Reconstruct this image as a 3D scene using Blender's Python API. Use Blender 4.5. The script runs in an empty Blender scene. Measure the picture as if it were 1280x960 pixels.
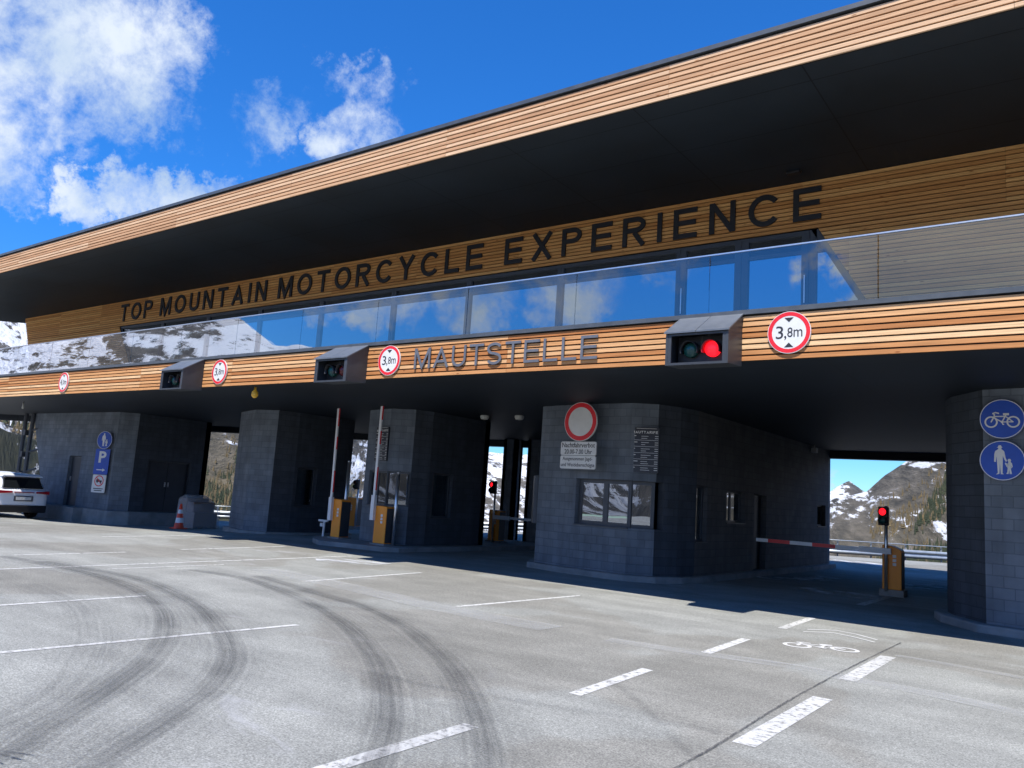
import bpy, math, random
from mathutils import Vector, Matrix, noise
random.seed(7)
C = bpy.context.scene.collection
R_ = math.radians
# ------------------------------------------------------------ camera
YAW, PITCH, ROLL, FPX, H = R_(-36.480), R_(8.0898), R_(3.7801), 996.96, 1.55
fw = Vector((math.sin(YAW)*math.cos(PITCH), math.cos(YAW)*math.cos(PITCH), math.sin(PITCH)))
rt = fw.cross(Vector((0, 0, 1))).normalized(); up = rt.cross(fw)
CR = math.cos(ROLL)*rt + math.sin(ROLL)*up
CU = -math.sin(ROLL)*rt + math.cos(ROLL)*up
cam = bpy.data.objects.new('camera', bpy.data.cameras.new('camera')); C.objects.link(cam)
m = Matrix((CR, CU, -fw)).transposed().to_4x4(); m.translation = (0, 0, H); cam.matrix_world = m
cam.data.sensor_width = 36; cam.data.lens = FPX/1280*36; cam.data.clip_start = .05; cam.data.clip_end = 30000
sc = bpy.context.scene; sc.camera = cam

def ray(x, y): return CR*((x-640)/FPX) - CU*((y-480)/FPX) + fw
def gz(X, Y):
    s = 1+.37*min(1, max(0, (Y-12.5)/2.5))
    return -0.03*min(10, max(0, -20.1-X))*s
def gp(x, y, dz=0):                       # photo pixel -> point on the ground
    d = ray(x, y); z = 0
    for _ in range(200):
        t = (z+dz-H)/d.z; z = .5*z+.5*gz(d.x*t, d.y*t)
    return Vector((d.x*t, d.y*t, z+dz))
def fy(x, y, Y):
    d = ray(x, y); t = Y/d.y; return Vector((d.x*t, Y, H+d.z*t))
def azel(x, y):
    d = ray(x, y).normalized(); return d

# ------------------------------------------------------------ world
SUN_AZ, SUN_EL = 168.0, 60.0
w = bpy.data.worlds.new("World"); sc.world = w; w.use_nodes = True
nt = w.node_tree; N = nt.nodes; Lk = nt.links; N.clear()
def nd(nt, t, **k):
    n = nt.nodes.new(t)
    for a, b in k.items(): setattr(n, a, b)
    return n
out = nd(nt, 'ShaderNodeOutputWorld'); bg = nd(nt, 'ShaderNodeBackground'); bg.inputs[1].default_value = 0.08
sky = nd(nt, 'ShaderNodeTexSky', sky_type='NISHITA', sun_disc=False)
sky.sun_elevation = R_(SUN_EL); sky.sun_rotation = R_(SUN_AZ); sky.altitude = 2200; sky.air_density = 1.0; sky.dust_density = 0.1; sky.ozone_density = 2.5
def mth(nt, op, a=None, b=None, c=None, clamp=False):
    n = nt.nodes.new('ShaderNodeMath'); n.operation = op; n.use_clamp = clamp
    for i, v in enumerate((a, b, c)):
        if v is None: continue
        if isinstance(v, (int, float)): n.inputs[i].default_value = v
        else: nt.links.new(v, n.inputs[i])
    return n.outputs[0]
def ramp(nt, fac, pts, interp='LINEAR'):
    n = nt.nodes.new('ShaderNodeValToRGB'); n.color_ramp.interpolation = interp
    e = n.color_ramp.elements
    while len(e) < len(pts): e.new(.5)
    for q, (p, c) in zip(e, pts):
        q.position = p; q.color = (*c, 1) if isinstance(c, tuple) else (c, c, c, 1)
    nt.links.new(fac, n.inputs[0]); return n.outputs[0]
tc = nd(nt, 'ShaderNodeTexCoord'); gen = tc.outputs['Generated']
blobs = [((40, 30), 7.5, 1.15), ((140, 60), 5.6, 1.05), ((70, 130), 5.0, 1.05), ((-30, 130), 6.0, 1.15), ((200, 110), 3.0, .8), ((225, 130), 3.0, .55), ((110, 262), 2.0, 1.2), ((160, 252), 2.2, 1.3), ((210, 248), 2.1, 1.25), ((262, 235), 1.7, 1.1), ((28, 245), 1.5, .9), ((25, 240), 2.2, .7), ((330, 160), 3.2, .78), ((300, 215), 2.0, .6), ((455, 172), 2.6, .75), ((470, 110), 2.6, .62), ((420, 88), 2.0, .62), ((370, 120), 2.4, .55), ((1040, 603), 1.0, .75), ((1085, 608), .8, .6)]
dirs = [(azel(*p), r, wt) for p, r, wt in blobs]
for az, el, r, wt in [(-129, 12.5, 2.5, .8), (-134, 14, 3.5, 1.1), (-140, 14, 4, 1.1), (-147, 15.5, 4.5, 1.0), (-154, 17.5, 3, .8), (160, 22, 9, .8), (60, 20, 14, .9), (100, 35, 16, .8), (-100, 30, 10, .8), (-174, 18.5, 9, 3.0), (172, 18, 7, 2.0)]:  # clouds out of view: some for glass reflections, a few added for illumination
    a, e = R_(az), R_(el); dirs.append((Vector((math.sin(a)*math.cos(e), math.cos(a)*math.cos(e), math.sin(e))), r, wt))
acc = None
warp = nd(nt, 'ShaderNodeTexNoise'); warp.inputs['Scale'].default_value = 13; warp.inputs['Detail'].default_value = 7; warp.inputs['Roughness'].default_value = .65; Lk.new(gen, warp.inputs['Vector'])
wv = nd(nt, 'ShaderNodeVectorMath', operation='MULTIPLY_ADD'); Lk.new(warp.outputs['Color'], wv.inputs[0]); wv.inputs[1].default_value = (.17,)*3
sub = nd(nt, 'ShaderNodeVectorMath', operation='SUBTRACT'); Lk.new(gen, sub.inputs[0]); sub.inputs[1].default_value = (.085,)*3; Lk.new(sub.outputs[0], wv.inputs[2])
nrm = nd(nt, 'ShaderNodeVectorMath', operation='NORMALIZE'); Lk.new(wv.outputs[0], nrm.inputs[0])
for d, r, wt in dirs:
    dp = nd(nt, 'ShaderNodeVectorMath', operation='DOT_PRODUCT'); Lk.new(nrm.outputs[0], dp.inputs[0]); dp.inputs[1].default_value = d
    mr = nd(nt, 'ShaderNodeMapRange', interpolation_type='SMOOTHSTEP'); Lk.new(dp.outputs['Value'], mr.inputs[0])
    mr.inputs[1].default_value = math.cos(R_(r*1.25)); mr.inputs[2].default_value = math.cos(R_(r*.35)); mr.inputs[3].default_value = 0; mr.inputs[4].default_value = wt
    acc = mr.outputs[0] if acc is None else mth(nt, 'MAXIMUM', acc, mr.outputs[0])
cn = nd(nt, 'ShaderNodeTexNoise'); cn.inputs['Scale'].default_value = 13; cn.inputs['Detail'].default_value = 12; cn.inputs['Roughness'].default_value = .66; cn.inputs['Distortion'].default_value = .12
Lk.new(gen, cn.inputs['Vector'])
dens = mth(nt, 'ADD', mth(nt, 'MULTIPLY', acc, .85), mth(nt, 'MULTIPLY', mth(nt, 'SUBTRACT', cn.outputs['Fac'], .5), 2.6))
cl = ramp(nt, dens, [(.80, 0.0), (.98, .42), (1.0, .5)])
mr = nd(nt, 'ShaderNodeMapRange', interpolation_type='SMOOTHSTEP'); Lk.new(dens, mr.inputs[0]); mr.inputs[1].default_value = .34; mr.inputs[2].default_value = 1.3
cfac = mth(nt, 'MULTIPLY', mr.outputs[0], mth(nt, 'GREATER_THAN', acc, 0.001))
# thin wisps must fade with the mask too
cfac = mth(nt, 'MULTIPLY', cfac, mth(nt, 'MULTIPLY', acc, 4.0, clamp=True), clamp=True)
cn2 = nd(nt, 'ShaderNodeTexNoise'); cn2.inputs['Scale'].default_value = 7; cn2.inputs['Detail'].default_value = 6; Lk.new(gen, cn2.inputs['Vector'])
ccol = ramp(nt, cn2.outputs['Fac'], [(.35, (3.6, 4.7, 6.3)), (.62, (6.2, 6.8, 7.6))])
mx = nd(nt, 'ShaderNodeMix', data_type='RGBA'); Lk.new(cfac, mx.inputs[0])
tint = nd(nt, 'ShaderNodeMix', data_type='RGBA', blend_type='MULTIPLY'); tint.inputs[0].default_value = 1; Lk.new(sky.outputs[0], tint.inputs[6]); tint.inputs[7].default_value = (.24, 1.02, 1.9, 1)
sz = nd(nt, 'ShaderNodeSeparateXYZ'); Lk.new(tc.outputs['Generated'], sz.inputs[0])
Lk.new(ramp(nt, sz.outputs[2], [(0.0, (.62, .86, 1.0)), (.10, (.40, .88, 1.25)), (.30, (.26, 1.0, 1.8)), (.6, (.24, 1.02, 1.9))]), tint.inputs[7])
Lk.new(tint.outputs[2], mx.inputs[6]); Lk.new(ccol, mx.inputs[7])
Lk.new(mx.outputs[2], bg.inputs[0]); Lk.new(bg.outputs[0], out.inputs[0])

sl = bpy.data.lights.new('sun', 'SUN'); sl.energy = 4.2; sl.angle = R_(.5); sl.color = (1, .955, .89)
so = bpy.data.objects.new('sun', sl); C.objects.link(so)
sd = Vector((math.sin(R_(SUN_AZ))*math.cos(R_(SUN_EL)), math.cos(R_(SUN_AZ))*math.cos(R_(SUN_EL)), math.sin(R_(SUN_EL))))
so.rotation_euler = sd.to_track_quat('Z', 'Y').to_euler(); so.location = sd*50
vs = sc.view_settings; sc.display_settings.display_device = 'sRGB'
vs.view_transform = 'Standard'; vs.look = 'None'; vs.gamma = 1; vs.use_curve_mapping = False; vs.exposure = 0.8

# ------------------------------------------------------------ materials
def mat(name, col=(.5, .5, .5), rough=.7, metal=0, spec=.5, emit=None, es=0):
    M = bpy.data.materials.new(name); M.use_nodes = True
    b = M.node_tree.nodes['Principled BSDF']
    b.inputs['Base Color'].default_value = (*col, 1); b.inputs['Roughness'].default_value = rough
    b.inputs['Metallic'].default_value = metal; b.inputs['Specular IOR Level'].default_value = spec
    if emit: b.inputs['Emission Color'].default_value = (*emit, 1); b.inputs['Emission Strength'].default_value = es
    return M
def vary(M, c0, c1, scale=3, detail=6, coord='Object', bump=0, stretch=(1, 1, 1), bscale=60):
    t = M.node_tree; b = t.nodes['Principled BSDF']
    co = nd(t, 'ShaderNodeTexCoord'); mp = nd(t, 'ShaderNodeMapping'); mp.inputs['Scale'].default_value = stretch
    t.links.new(co.outputs[coord], mp.inputs[0])
    n = nd(t, 'ShaderNodeTexNoise'); n.inputs['Scale'].default_value = scale; n.inputs['Detail'].default_value = detail; n.inputs['Roughness'].default_value = .6
    t.links.new(mp.outputs[0], n.inputs[0])
    t.links.new(ramp(t, n.outputs['Fac'], [(.3, c0), (.7, c1)]), b.inputs['Base Color'])
    if bump:
        n2 = nd(t, 'ShaderNodeTexNoise'); n2.inputs['Scale'].default_value = bscale; n2.inputs['Detail'].default_value = 4; t.links.new(mp.outputs[0], n2.inputs[0])
        bp = nd(t, 'ShaderNodeBump'); bp.inputs['Strength'].default_value = bump; bp.inputs['Distance'].default_value = .02
        t.links.new(n2.outputs['Fac'], bp.inputs['Height']); t.links.new(bp.outputs[0], b.inputs['Normal'])
    return M
M = {}
M['metal_dark'] = vary(mat('dark_metal', rough=.45, metal=.0), (.030, .034, .040), (.045, .05, .058), 4)
M['boardblack'] = mat('board_black', (.014, .017, .026), .35)
M['metal_roof'] = vary(mat('grey_sheet_metal', rough=.4, metal=.3), (.11, .125, .145), (.15, .165, .185), 5)
M['coping'] = vary(mat('coping_metal', rough=.4, metal=.3), (.07, .08, .09), (.10, .11, .12), 5)
M['alu'] = vary(mat('brushed_aluminium', rough=.3, metal=.9), (.6, .62, .65), (.7, .71, .73), 12)
M['frame'] = vary(mat('window_frame_grey', rough=.45), (.045, .052, .062), (.06, .067, .078), 6)
M['black'] = mat('black_plastic', (.012, .012, .014), .5)
M['letter'] = vary(mat('letter_black', rough=.6), (.012, .013, .016), (.02, .021, .025), 3)
M['letter_grey'] = vary(mat('letter_grey', rough=.45, metal=.4), (.13, .135, .15), (.18, .185, .2), 6)
M['white'] = vary(mat('white_paint', rough=.45), (.66, .67, .68), (.78, .79, .8), 3)
M['signwhite'] = vary(mat('sign_white', rough=.35), (.60, .60, .58), (.68, .68, .66), 5)
M['red'] = vary(mat('sign_red', rough=.35), (.62, .012, .02), (.72, .02, .03), 5)
M['blue'] = vary(mat('sign_blue', rough=.35), (.006, .055, .36), (.01, .07, .43), 4)
M['ink'] = mat('sign_ink', (.02, .02, .025), .5)
M['signback'] = mat('sign_back', (.3, .31, .32), .5, .5)
M['orange'] = vary(mat('orange_housing', rough=.42), (.82, .26, .012), (.90, .31, .016), 2)
M['concrete'] = vary(mat('concrete', rough=.9), (.16, .165, .165), (.27, .27, .265), 2.5, 8, bump=.3)
M['tyre'] = mat('tyre_rubber', (.015, .015, .016), .85)
M['rim'] = mat('rim_metal', (.25, .25, .27), .35, .8)
M['chrome'] = mat('chrome', (.6, .6, .62), .2, 1)
M['carpaint'] = mat('white_car_paint', (.82, .84, .86), .25); M['carpaint'].node_tree.nodes['Principled BSDF'].inputs['Coat Weight'].default_value = .6
M['tail'] = mat('tail_lamp_red', (.34, .012, .02), .15)
M['cone'] = mat('cone_red', (.78, .06, .02), .5)
M['carton'] = vary(mat('brown_carton', rough=.8), (.10, .05, .03), (.16, .085, .05), 3)
M['red_on'] = mat('red_light_on', (.8, .0, .01), .3, emit=(1, .01, .02), es=1.1)
M['red_off'] = mat('red_lens_off', (.10, .004, .006), .2)
M['green_off'] = mat('green_lens_off', (.01, .07, .06), .2)
M['visorglow'] = mat('visor_painted_red_glow', (.35, .01, .02), .4)  # red glow of the lit lamp, put into the visor colour
M['lampglass'] = mat('lamp_glass', (.55, .55, .5), .3)
M['lampyellow'] = mat('lamp_yellow', (.75, .42, .04), .4)
M['blind'] = mat('cream_blind', (.55, .52, .44), .8)
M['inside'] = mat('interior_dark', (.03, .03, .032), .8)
M['door'] = vary(mat('door_dark', rough=.5), (.018, .022, .03), (.026, .031, .04), 3)
M['plank'] = mat('backing_dark', (.015, .011, .008), .9)

def glass_like(name, refl, trans, tr_col, gloss_col=(1, 1, 1), base=None, ior=1.5, wob=0, fmul=1):
    Mx = bpy.data.materials.new(name); Mx.use_nodes = True; t = Mx.node_tree; t.nodes.clear()
    o = nd(t, 'ShaderNodeOutputMaterial'); mixs = nd(t, 'ShaderNodeMixShader')
    g = nd(t, 'ShaderNodeBsdfGlossy'); g.inputs['Color'].default_value = (*gloss_col, 1); g.inputs['Roughness'].default_value = .004
    if base is None:
        b = nd(t, 'ShaderNodeBsdfTransparent'); b.inputs[0].default_value = (*tr_col, 1)
    else:
        b1 = nd(t, 'ShaderNodeBsdfTransparent'); b1.inputs[0].default_value = (*tr_col, 1)
        b2 = nd(t, 'ShaderNodeBsdfDiffuse'); b2.inputs[0].default_value = (*base, 1)
        b = nd(t, 'ShaderNodeMixShader'); b.inputs[0].default_value = 1-trans; t.links.new(b1.outputs[0], b.inputs[1]); t.links.new(b2.outputs[0], b.inputs[2])
    fr = nd(t, 'ShaderNodeFresnel'); fr.inputs[0].default_value = ior
    f = mth(t, 'ADD', mth(t, 'MULTIPLY', fr.outputs[0], fmul), refl, clamp=True)
    ge = nd(t, 'ShaderNodeNewGeometry'); f = mth(t, 'MULTIPLY', f, mth(t, 'SUBTRACT', 1.0, ge.outputs['Backfacing']), clamp=True)
    if wob:
        co = nd(t, 'ShaderNodeTexCoord'); n = nd(t, 'ShaderNodeTexNoise'); n.inputs['Scale'].default_value = .9; t.links.new(co.outputs['Object'], n.inputs[0])
        bp = nd(t, 'ShaderNodeBump'); bp.inputs['Strength'].default_value = wob; bp.inputs['Distance'].default_value = .01
        t.links.new(n.outputs['Fac'], bp.inputs['Height']); t.links.new(bp.outputs[0], g.inputs['Normal'])
    t.links.new(f, mixs.inputs[0]); t.links.new(b.outputs[0], mixs.inputs[1]); t.links.new(g.outputs[0], mixs.inputs[2]); t.links.new(mixs.outputs[0], o.inputs[0])
    return Mx
M['railglass'] = glass_like('railing_glass', -.10, 1, (.94, .965, .975), ior=1.5, fmul=6.0, wob=.12)
M['winglass'] = glass_like('window_glass', .27, .25, (.3, .34, .38), (.80, .88, .95), base=(.012, .016, .022), wob=.12)
M['boothglass'] = glass_like('booth_glass', .16, .75, (.55, .6, .62), (.9, .95, 1), base=(.03, .035, .04), wob=.1)
M['boothglass2'] = glass_like('booth_front_glass', .34, .7, (.55, .6, .62), (.9, .95, 1), base=(.03, .035, .04), wob=.1)
M['film'] = glass_like('clear_wrapping_film', .0, .72, (.9, .9, .92), base=(.72, .73, .76), ior=1.15, fmul=2.0)

def m_block(name, c1, c2, cm):
    Mx = mat(name, rough=.8); t = Mx.node_tree; b = t.nodes['Principled BSDF']
    uv = nd(t, 'ShaderNodeUVMap'); br = nd(t, 'ShaderNodeTexBrick')
    wn = nd(t, 'ShaderNodeTexNoise'); wn.inputs['Scale'].default_value = 1.7; wn.inputs['Detail'].default_value = 7; t.links.new(uv.outputs[0], wn.inputs[0])
    br.inputs['Scale'].default_value = 1; br.inputs['Brick Width'].default_value = .30; br.inputs['Row Height'].default_value = .172; br.inputs['Mortar Size'].default_value = .007; br.inputs['Mortar Smooth'].default_value = .4
    br.inputs['Color1'].default_value = (*c1, 1); br.inputs['Color2'].default_value = (*c2, 1); br.inputs['Mortar'].default_value = (*cm, 1); br.inputs['Bias'].default_value = 0
    t.links.new(uv.outputs[0], br.inputs[0])
    mp = nd(t, 'ShaderNodeMapping'); mp.inputs['Scale'].default_value = (5, .35, 1); t.links.new(uv.outputs[0], mp.inputs[0])
    st = nd(t, 'ShaderNodeTexNoise'); st.inputs['Scale'].default_value = 1; st.inputs['Detail'].default_value = 6; t.links.new(mp.outputs[0], st.inputs[0])
    sm_ = nd(t, 'ShaderNodeMix', data_type='RGBA', blend_type='MULTIPLY'); sm_.inputs[0].default_value = 1; t.links.new(br.outputs[0], sm_.inputs[6]); t.links.new(ramp(t, st.outputs['Fac'], [(.35, .84), (.65, 1.08)]), sm_.inputs[7])
    mx = nd(t, 'ShaderNodeMix', data_type='RGBA', blend_type='MULTIPLY'); mx.inputs[0].default_value = .8
    t.links.new(sm_.outputs[2], mx.inputs[6]); t.links.new(ramp(t, wn.outputs['Fac'], [(.25, .62), (.75, 1.2)]), mx.inputs[7]); t.links.new(mx.outputs[2], b.inputs['Base Color'])
    n2 = nd(t, 'ShaderNodeTexNoise'); n2.inputs['Scale'].default_value = 40; t.links.new(uv.outputs[0], n2.inputs[0])
    hh = mth(t, 'SUBTRACT', mth(t, 'MULTIPLY', n2.outputs['Fac'], .3), br.outputs['Fac'])
    bp = nd(t, 'ShaderNodeBump'); bp.inputs['Strength'].default_value = .6; bp.inputs['Distance'].default_value = .01; t.links.new(hh, bp.inputs['Height']); t.links.new(bp.outputs[0], b.inputs['Normal'])
    return Mx
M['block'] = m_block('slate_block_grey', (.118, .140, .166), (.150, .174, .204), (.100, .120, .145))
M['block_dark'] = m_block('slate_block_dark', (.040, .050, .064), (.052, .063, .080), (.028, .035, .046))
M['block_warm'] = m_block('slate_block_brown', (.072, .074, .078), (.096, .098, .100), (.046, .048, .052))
def m_wood(name, c0, c1, c2):
    Mx = mat(name, rough=.72); t = Mx.node_tree; b = t.nodes['Principled BSDF']; b.inputs['Specular IOR Level'].default_value = .25
    uv = nd(t, 'ShaderNodeUVMap'); at = nd(t, 'ShaderNodeAttribute', attribute_name='tint')
    base = ramp(t, at.outputs['Fac'], [(0, c0), (.5, c1), (1, c2)])
    ad = nd(t, 'ShaderNodeVectorMath', operation='ADD'); sc_ = nd(t, 'ShaderNodeVectorMath', operation='MULTIPLY'); t.links.new(uv.outputs[0], sc_.inputs[0]); sc_.inputs[1].default_value = (1.6, 60, 1)
    cmb = nd(t, 'ShaderNodeCombineXYZ'); t.links.new(mth(t, 'MULTIPLY', at.outputs['Fac'], 91.7), cmb.inputs[0]); t.links.new(sc_.outputs[0], ad.inputs[0]); t.links.new(cmb.outputs[0], ad.inputs[1])
    gr = nd(t, 'ShaderNodeTexNoise'); gr.inputs['Scale'].default_value = 1; gr.inputs['Detail'].default_value = 5; t.links.new(ad.outputs[0], gr.inputs[0])
    sc2 = nd(t, 'ShaderNodeVectorMath', operation='MULTIPLY'); t.links.new(uv.outputs[0], sc2.inputs[0]); sc2.inputs[1].default_value = (2.6, 9, 1)
    ad2 = nd(t, 'ShaderNodeVectorMath', operation='ADD'); t.links.new(sc2.outputs[0], ad2.inputs[0]); t.links.new(cmb.outputs[0], ad2.inputs[1])
    kn = nd(t, 'ShaderNodeTexVoronoi'); kn.inputs['Scale'].default_value = 1; t.links.new(ad2.outputs[0], kn.inputs[0])
    mx = nd(t, 'ShaderNodeMix', data_type='RGBA', blend_type='MULTIPLY'); mx.inputs[0].default_value = 1
    t.links.new(base, mx.inputs[6]); t.links.new(ramp(t, gr.outputs['Fac'], [(.3, .68), (.7, 1.12)]), mx.inputs[7])
    mx2 = nd(t, 'ShaderNodeMix', data_type='RGBA', blend_type='MULTIPLY'); mx2.inputs[0].default_value = 1
    t.links.new(mx.outputs[2], mx2.inputs[6]); t.links.new(ramp(t, kn.outputs['Distance'], [(.03, (.45, .3, .2)), (.12, (1, 1, 1))]), mx2.inputs[7])
    t.links.new(mx2.outputs[2], b.inputs['Base Color'])
    return Mx
M['wood'] = m_wood('larch_boards', (.42, .16, .05), (.62, .31, .125), (.76, .50, .27))
M['wood_roof'] = m_wood('larch_boards_roof', (.46, .25, .13), (.60, .36, .20), (.70, .47, .29))
M['wood2'] = m_wood('larch_boards_terrace', (.60, .27, .08), (.74, .36, .115), (.86, .47, .165))
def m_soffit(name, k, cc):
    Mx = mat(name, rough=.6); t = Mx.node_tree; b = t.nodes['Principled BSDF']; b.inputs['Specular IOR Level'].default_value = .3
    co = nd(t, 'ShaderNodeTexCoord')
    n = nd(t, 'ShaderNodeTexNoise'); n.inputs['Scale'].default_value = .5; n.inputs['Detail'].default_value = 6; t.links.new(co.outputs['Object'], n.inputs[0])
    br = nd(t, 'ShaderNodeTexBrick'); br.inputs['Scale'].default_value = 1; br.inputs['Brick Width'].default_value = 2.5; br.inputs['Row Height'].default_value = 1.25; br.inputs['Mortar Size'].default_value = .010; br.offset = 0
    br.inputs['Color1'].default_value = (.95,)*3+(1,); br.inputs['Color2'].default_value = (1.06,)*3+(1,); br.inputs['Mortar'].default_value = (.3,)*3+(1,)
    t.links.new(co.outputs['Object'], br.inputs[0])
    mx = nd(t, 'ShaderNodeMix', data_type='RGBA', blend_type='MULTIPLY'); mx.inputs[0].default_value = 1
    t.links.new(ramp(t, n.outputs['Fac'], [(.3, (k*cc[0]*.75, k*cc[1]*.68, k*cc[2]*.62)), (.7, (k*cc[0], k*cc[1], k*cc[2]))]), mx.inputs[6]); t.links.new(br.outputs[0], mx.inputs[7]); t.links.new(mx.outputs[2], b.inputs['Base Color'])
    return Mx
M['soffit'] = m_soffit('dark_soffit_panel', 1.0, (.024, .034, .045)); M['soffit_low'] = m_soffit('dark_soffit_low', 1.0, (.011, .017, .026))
def m_asphalt():
    Mx = mat('weathered_asphalt', rough=.88); t = Mx.node_tree; b = t.nodes['Principled BSDF']; b.inputs['Specular IOR Level'].default_value = .3
    co = nd(t, 'ShaderNodeTexCoord'); ob = co.outputs['Object']
    def nz(s, d, r=.55, dist=0, stretch=None):
        n = nd(t, 'ShaderNodeTexNoise'); n.inputs['Scale'].default_value = s; n.inputs['Detail'].default_value = d; n.inputs['Roughness'].default_value = r; n.inputs['Distortion'].default_value = dist
        if stretch:
            mp = nd(t, 'ShaderNodeMapping'); mp.inputs['Scale'].default_value = stretch; t.links.new(ob, mp.inputs[0]); t.links.new(mp.outputs[0], n.inputs[0])
        else: t.links.new(ob, n.inputs[0])
        return n.outputs['Fac']
    def mul(a, bb, f=1):
        mx = nd(t, 'ShaderNodeMix', data_type='RGBA', blend_type='MULTIPLY'); mx.inputs[0].default_value = f; t.links.new(a, mx.inputs[6]); t.links.new(bb, mx.inputs[7]); return mx.outputs[2]
    c = ramp(t, nz(.22, 4, .5, .4), [(.36, (.194, .191, .170)), (.485, (.220, .217, .195)), (.505, (.250, .254, .234)), (.7, (.278, .282, .262))])
    c = mul(c, ramp(t, nz(1.3, 8, .7), [(.3, .83), (.7, 1.12)]))
    c = mul(c, ramp(t, nz(1.0, 6, .6, .2, (.35, 2.2, 1)), [(.35, .88), (.65, 1.07)]))
    sp = nz(70, 4, .75); c = mul(c, ramp(t, sp, [(.32, .42), (.5, 1.0), (.68, 1.65)])); c = mul(c, ramp(t, nz(24, 3, .7), [(.3, .78), (.7, 1.22)]))
    # slow broad wear
    # salt and dried-puddle blotches
    bl = nz(.9, 9, .68, 1.2, (.45, 1.2, 1)); mk = nz(.16, 3)
    f = mth(t, 'MULTIPLY', ramp(t, bl, [(.57, 0.0), (.66, 1.0)]), ramp(t, mk, [(.50, 0.0), (.6, .55)]))
    mx = nd(t, 'ShaderNodeMix', data_type='RGBA'); t.links.new(f, mx.inputs[0]); t.links.new(c, mx.inputs[6]); mx.inputs[7].default_value = (.36, .365, .37, 1)
    t.links.new(mx.outputs[2], b.inputs['Base Color'])
    bp = nd(t, 'ShaderNodeBump'); bp.inputs['Strength'].default_value = .5; bp.inputs['Distance'].default_value = .006; t.links.new(sp, bp.inputs['Height']); t.links.new(bp.outputs[0], b.inputs['Normal'])
    return Mx
M['asphalt'] = m_asphalt()
def m_decal(name, col, alpha, streak=(40, .6), rough=.8, thr=(.3, .7), edge=1.0):
    # thin worn film: uv.x across 0..1, uv.y along in metres
    Mx = bpy.data.materials.new(name); Mx.use_nodes = True; t = Mx.node_tree; b = t.nodes['Principled BSDF']; o = t.nodes['Material Output']
    b.inputs['Base Color'].default_value = (*col, 1); b.inputs['Roughness'].default_value = rough
    uv = nd(t, 'ShaderNodeUVMap'); sp = nd(t, 'ShaderNodeSeparateXYZ'); t.links.new(uv.outputs[0], sp.inputs[0])
    mp = nd(t, 'ShaderNodeMapping'); mp.inputs['Scale'].default_value = (streak[0]*.2, streak[1], 1); t.links.new(uv.outputs[0], mp.inputs[0])
    n = nd(t, 'ShaderNodeTexNoise'); n.inputs['Scale'].default_value = 1; n.inputs['Detail'].default_value = 8; n.inputs['Roughness'].default_value = .65; t.links.new(mp.outputs[0], n.inputs[0])
    e = mth(t, 'MULTIPLY', mth(t, 'MULTIPLY', sp.outputs[0], mth(t, 'SUBTRACT', 1, sp.outputs[0])), 4*edge, clamp=True)
    co = nd(t, 'ShaderNodeTexCoord'); n3 = nd(t, 'ShaderNodeTexNoise'); n3.inputs['Scale'].default_value = 1.4; n3.inputs['Detail'].default_value = 3; t.links.new(co.outputs['Object'], n3.inputs[0])
    a = mth(t, 'MULTIPLY', mth(t, 'MULTIPLY', e, ramp(t, n.outputs['Fac'], [(thr[0], 0.0), (thr[1], 1.0)])), mth(t, 'MULTIPLY', ramp(t, n3.outputs['Fac'], [(.25, .5), (.6, 1.0)]), alpha), clamp=True)
    tr = nd(t, 'ShaderNodeBsdfTransparent'); mx = nd(t, 'ShaderNodeMixShader'); t.links.new(a, mx.inputs[0]); t.links.new(tr.outputs[0], mx.inputs[1]); t.links.new(b.outputs[0], mx.inputs[2]); t.links.new(mx.outputs[0], o.inputs[0])
    return Mx
M['tyremark'] = m_decal('tyre_rubber_film', (.055, .057, .062), .50, (40, .3), thr=(.28, .7))
M['tyrefaint'] = m_decal('tyre_rubber_film_faint', (.075, .077, .08), .26, (90, .25), thr=(.35, .7))
M['lightstrip'] = m_decal('pale_repair_strip', (.46, .47, .46), .5, (12, .8), edge=3, thr=(.2, .7))
M['crack'] = m_decal('tar_seam', (.05, .051, .055), .8, (8, 9), edge=3, thr=(.36, .56))
M['salt'] = m_decal('dried_salt', (.62, .64, .67), .9, (14, 1.3), edge=1.4, thr=(.40, .58))
def m_paint():
    Mx = bpy.data.materials.new('worn_road_paint'); Mx.use_nodes = True; t = Mx.node_tree; b = t.nodes['Principled BSDF']; o = t.nodes['Material Output']
    co = nd(t, 'ShaderNodeTexCoord'); n = nd(t, 'ShaderNodeTexNoise'); n.inputs['Scale'].default_value = 14; n.inputs['Detail'].default_value = 8; n.inputs['Roughness'].default_value = .7; t.links.new(co.outputs['Object'], n.inputs[0])
    n2 = nd(t, 'ShaderNodeTexNoise'); n2.inputs['Scale'].default_value = .7; t.links.new(co.outputs['Object'], n2.inputs[0])
    t.links.new(ramp(t, n2.outputs['Fac'], [(.3, (.50, .50, .485)), (.7, (.62, .62, .60))]), b.inputs['Base Color']); b.inputs['Roughness'].default_value = .75
    a = ramp(t, n.outputs['Fac'], [(.36, 0.2), (.50, .92)])
    tr = nd(t, 'ShaderNodeBsdfTransparent'); mx = nd(t, 'ShaderNodeMixShader'); t.links.new(a, mx.inputs[0]); t.links.new(tr.outputs[0], mx.inputs[1]); t.links.new(b.outputs[0], mx.inputs[2]); t.links.new(mx.outputs[0], o.inputs[0])
    return Mx
M['paint'] = m_paint()
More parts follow.
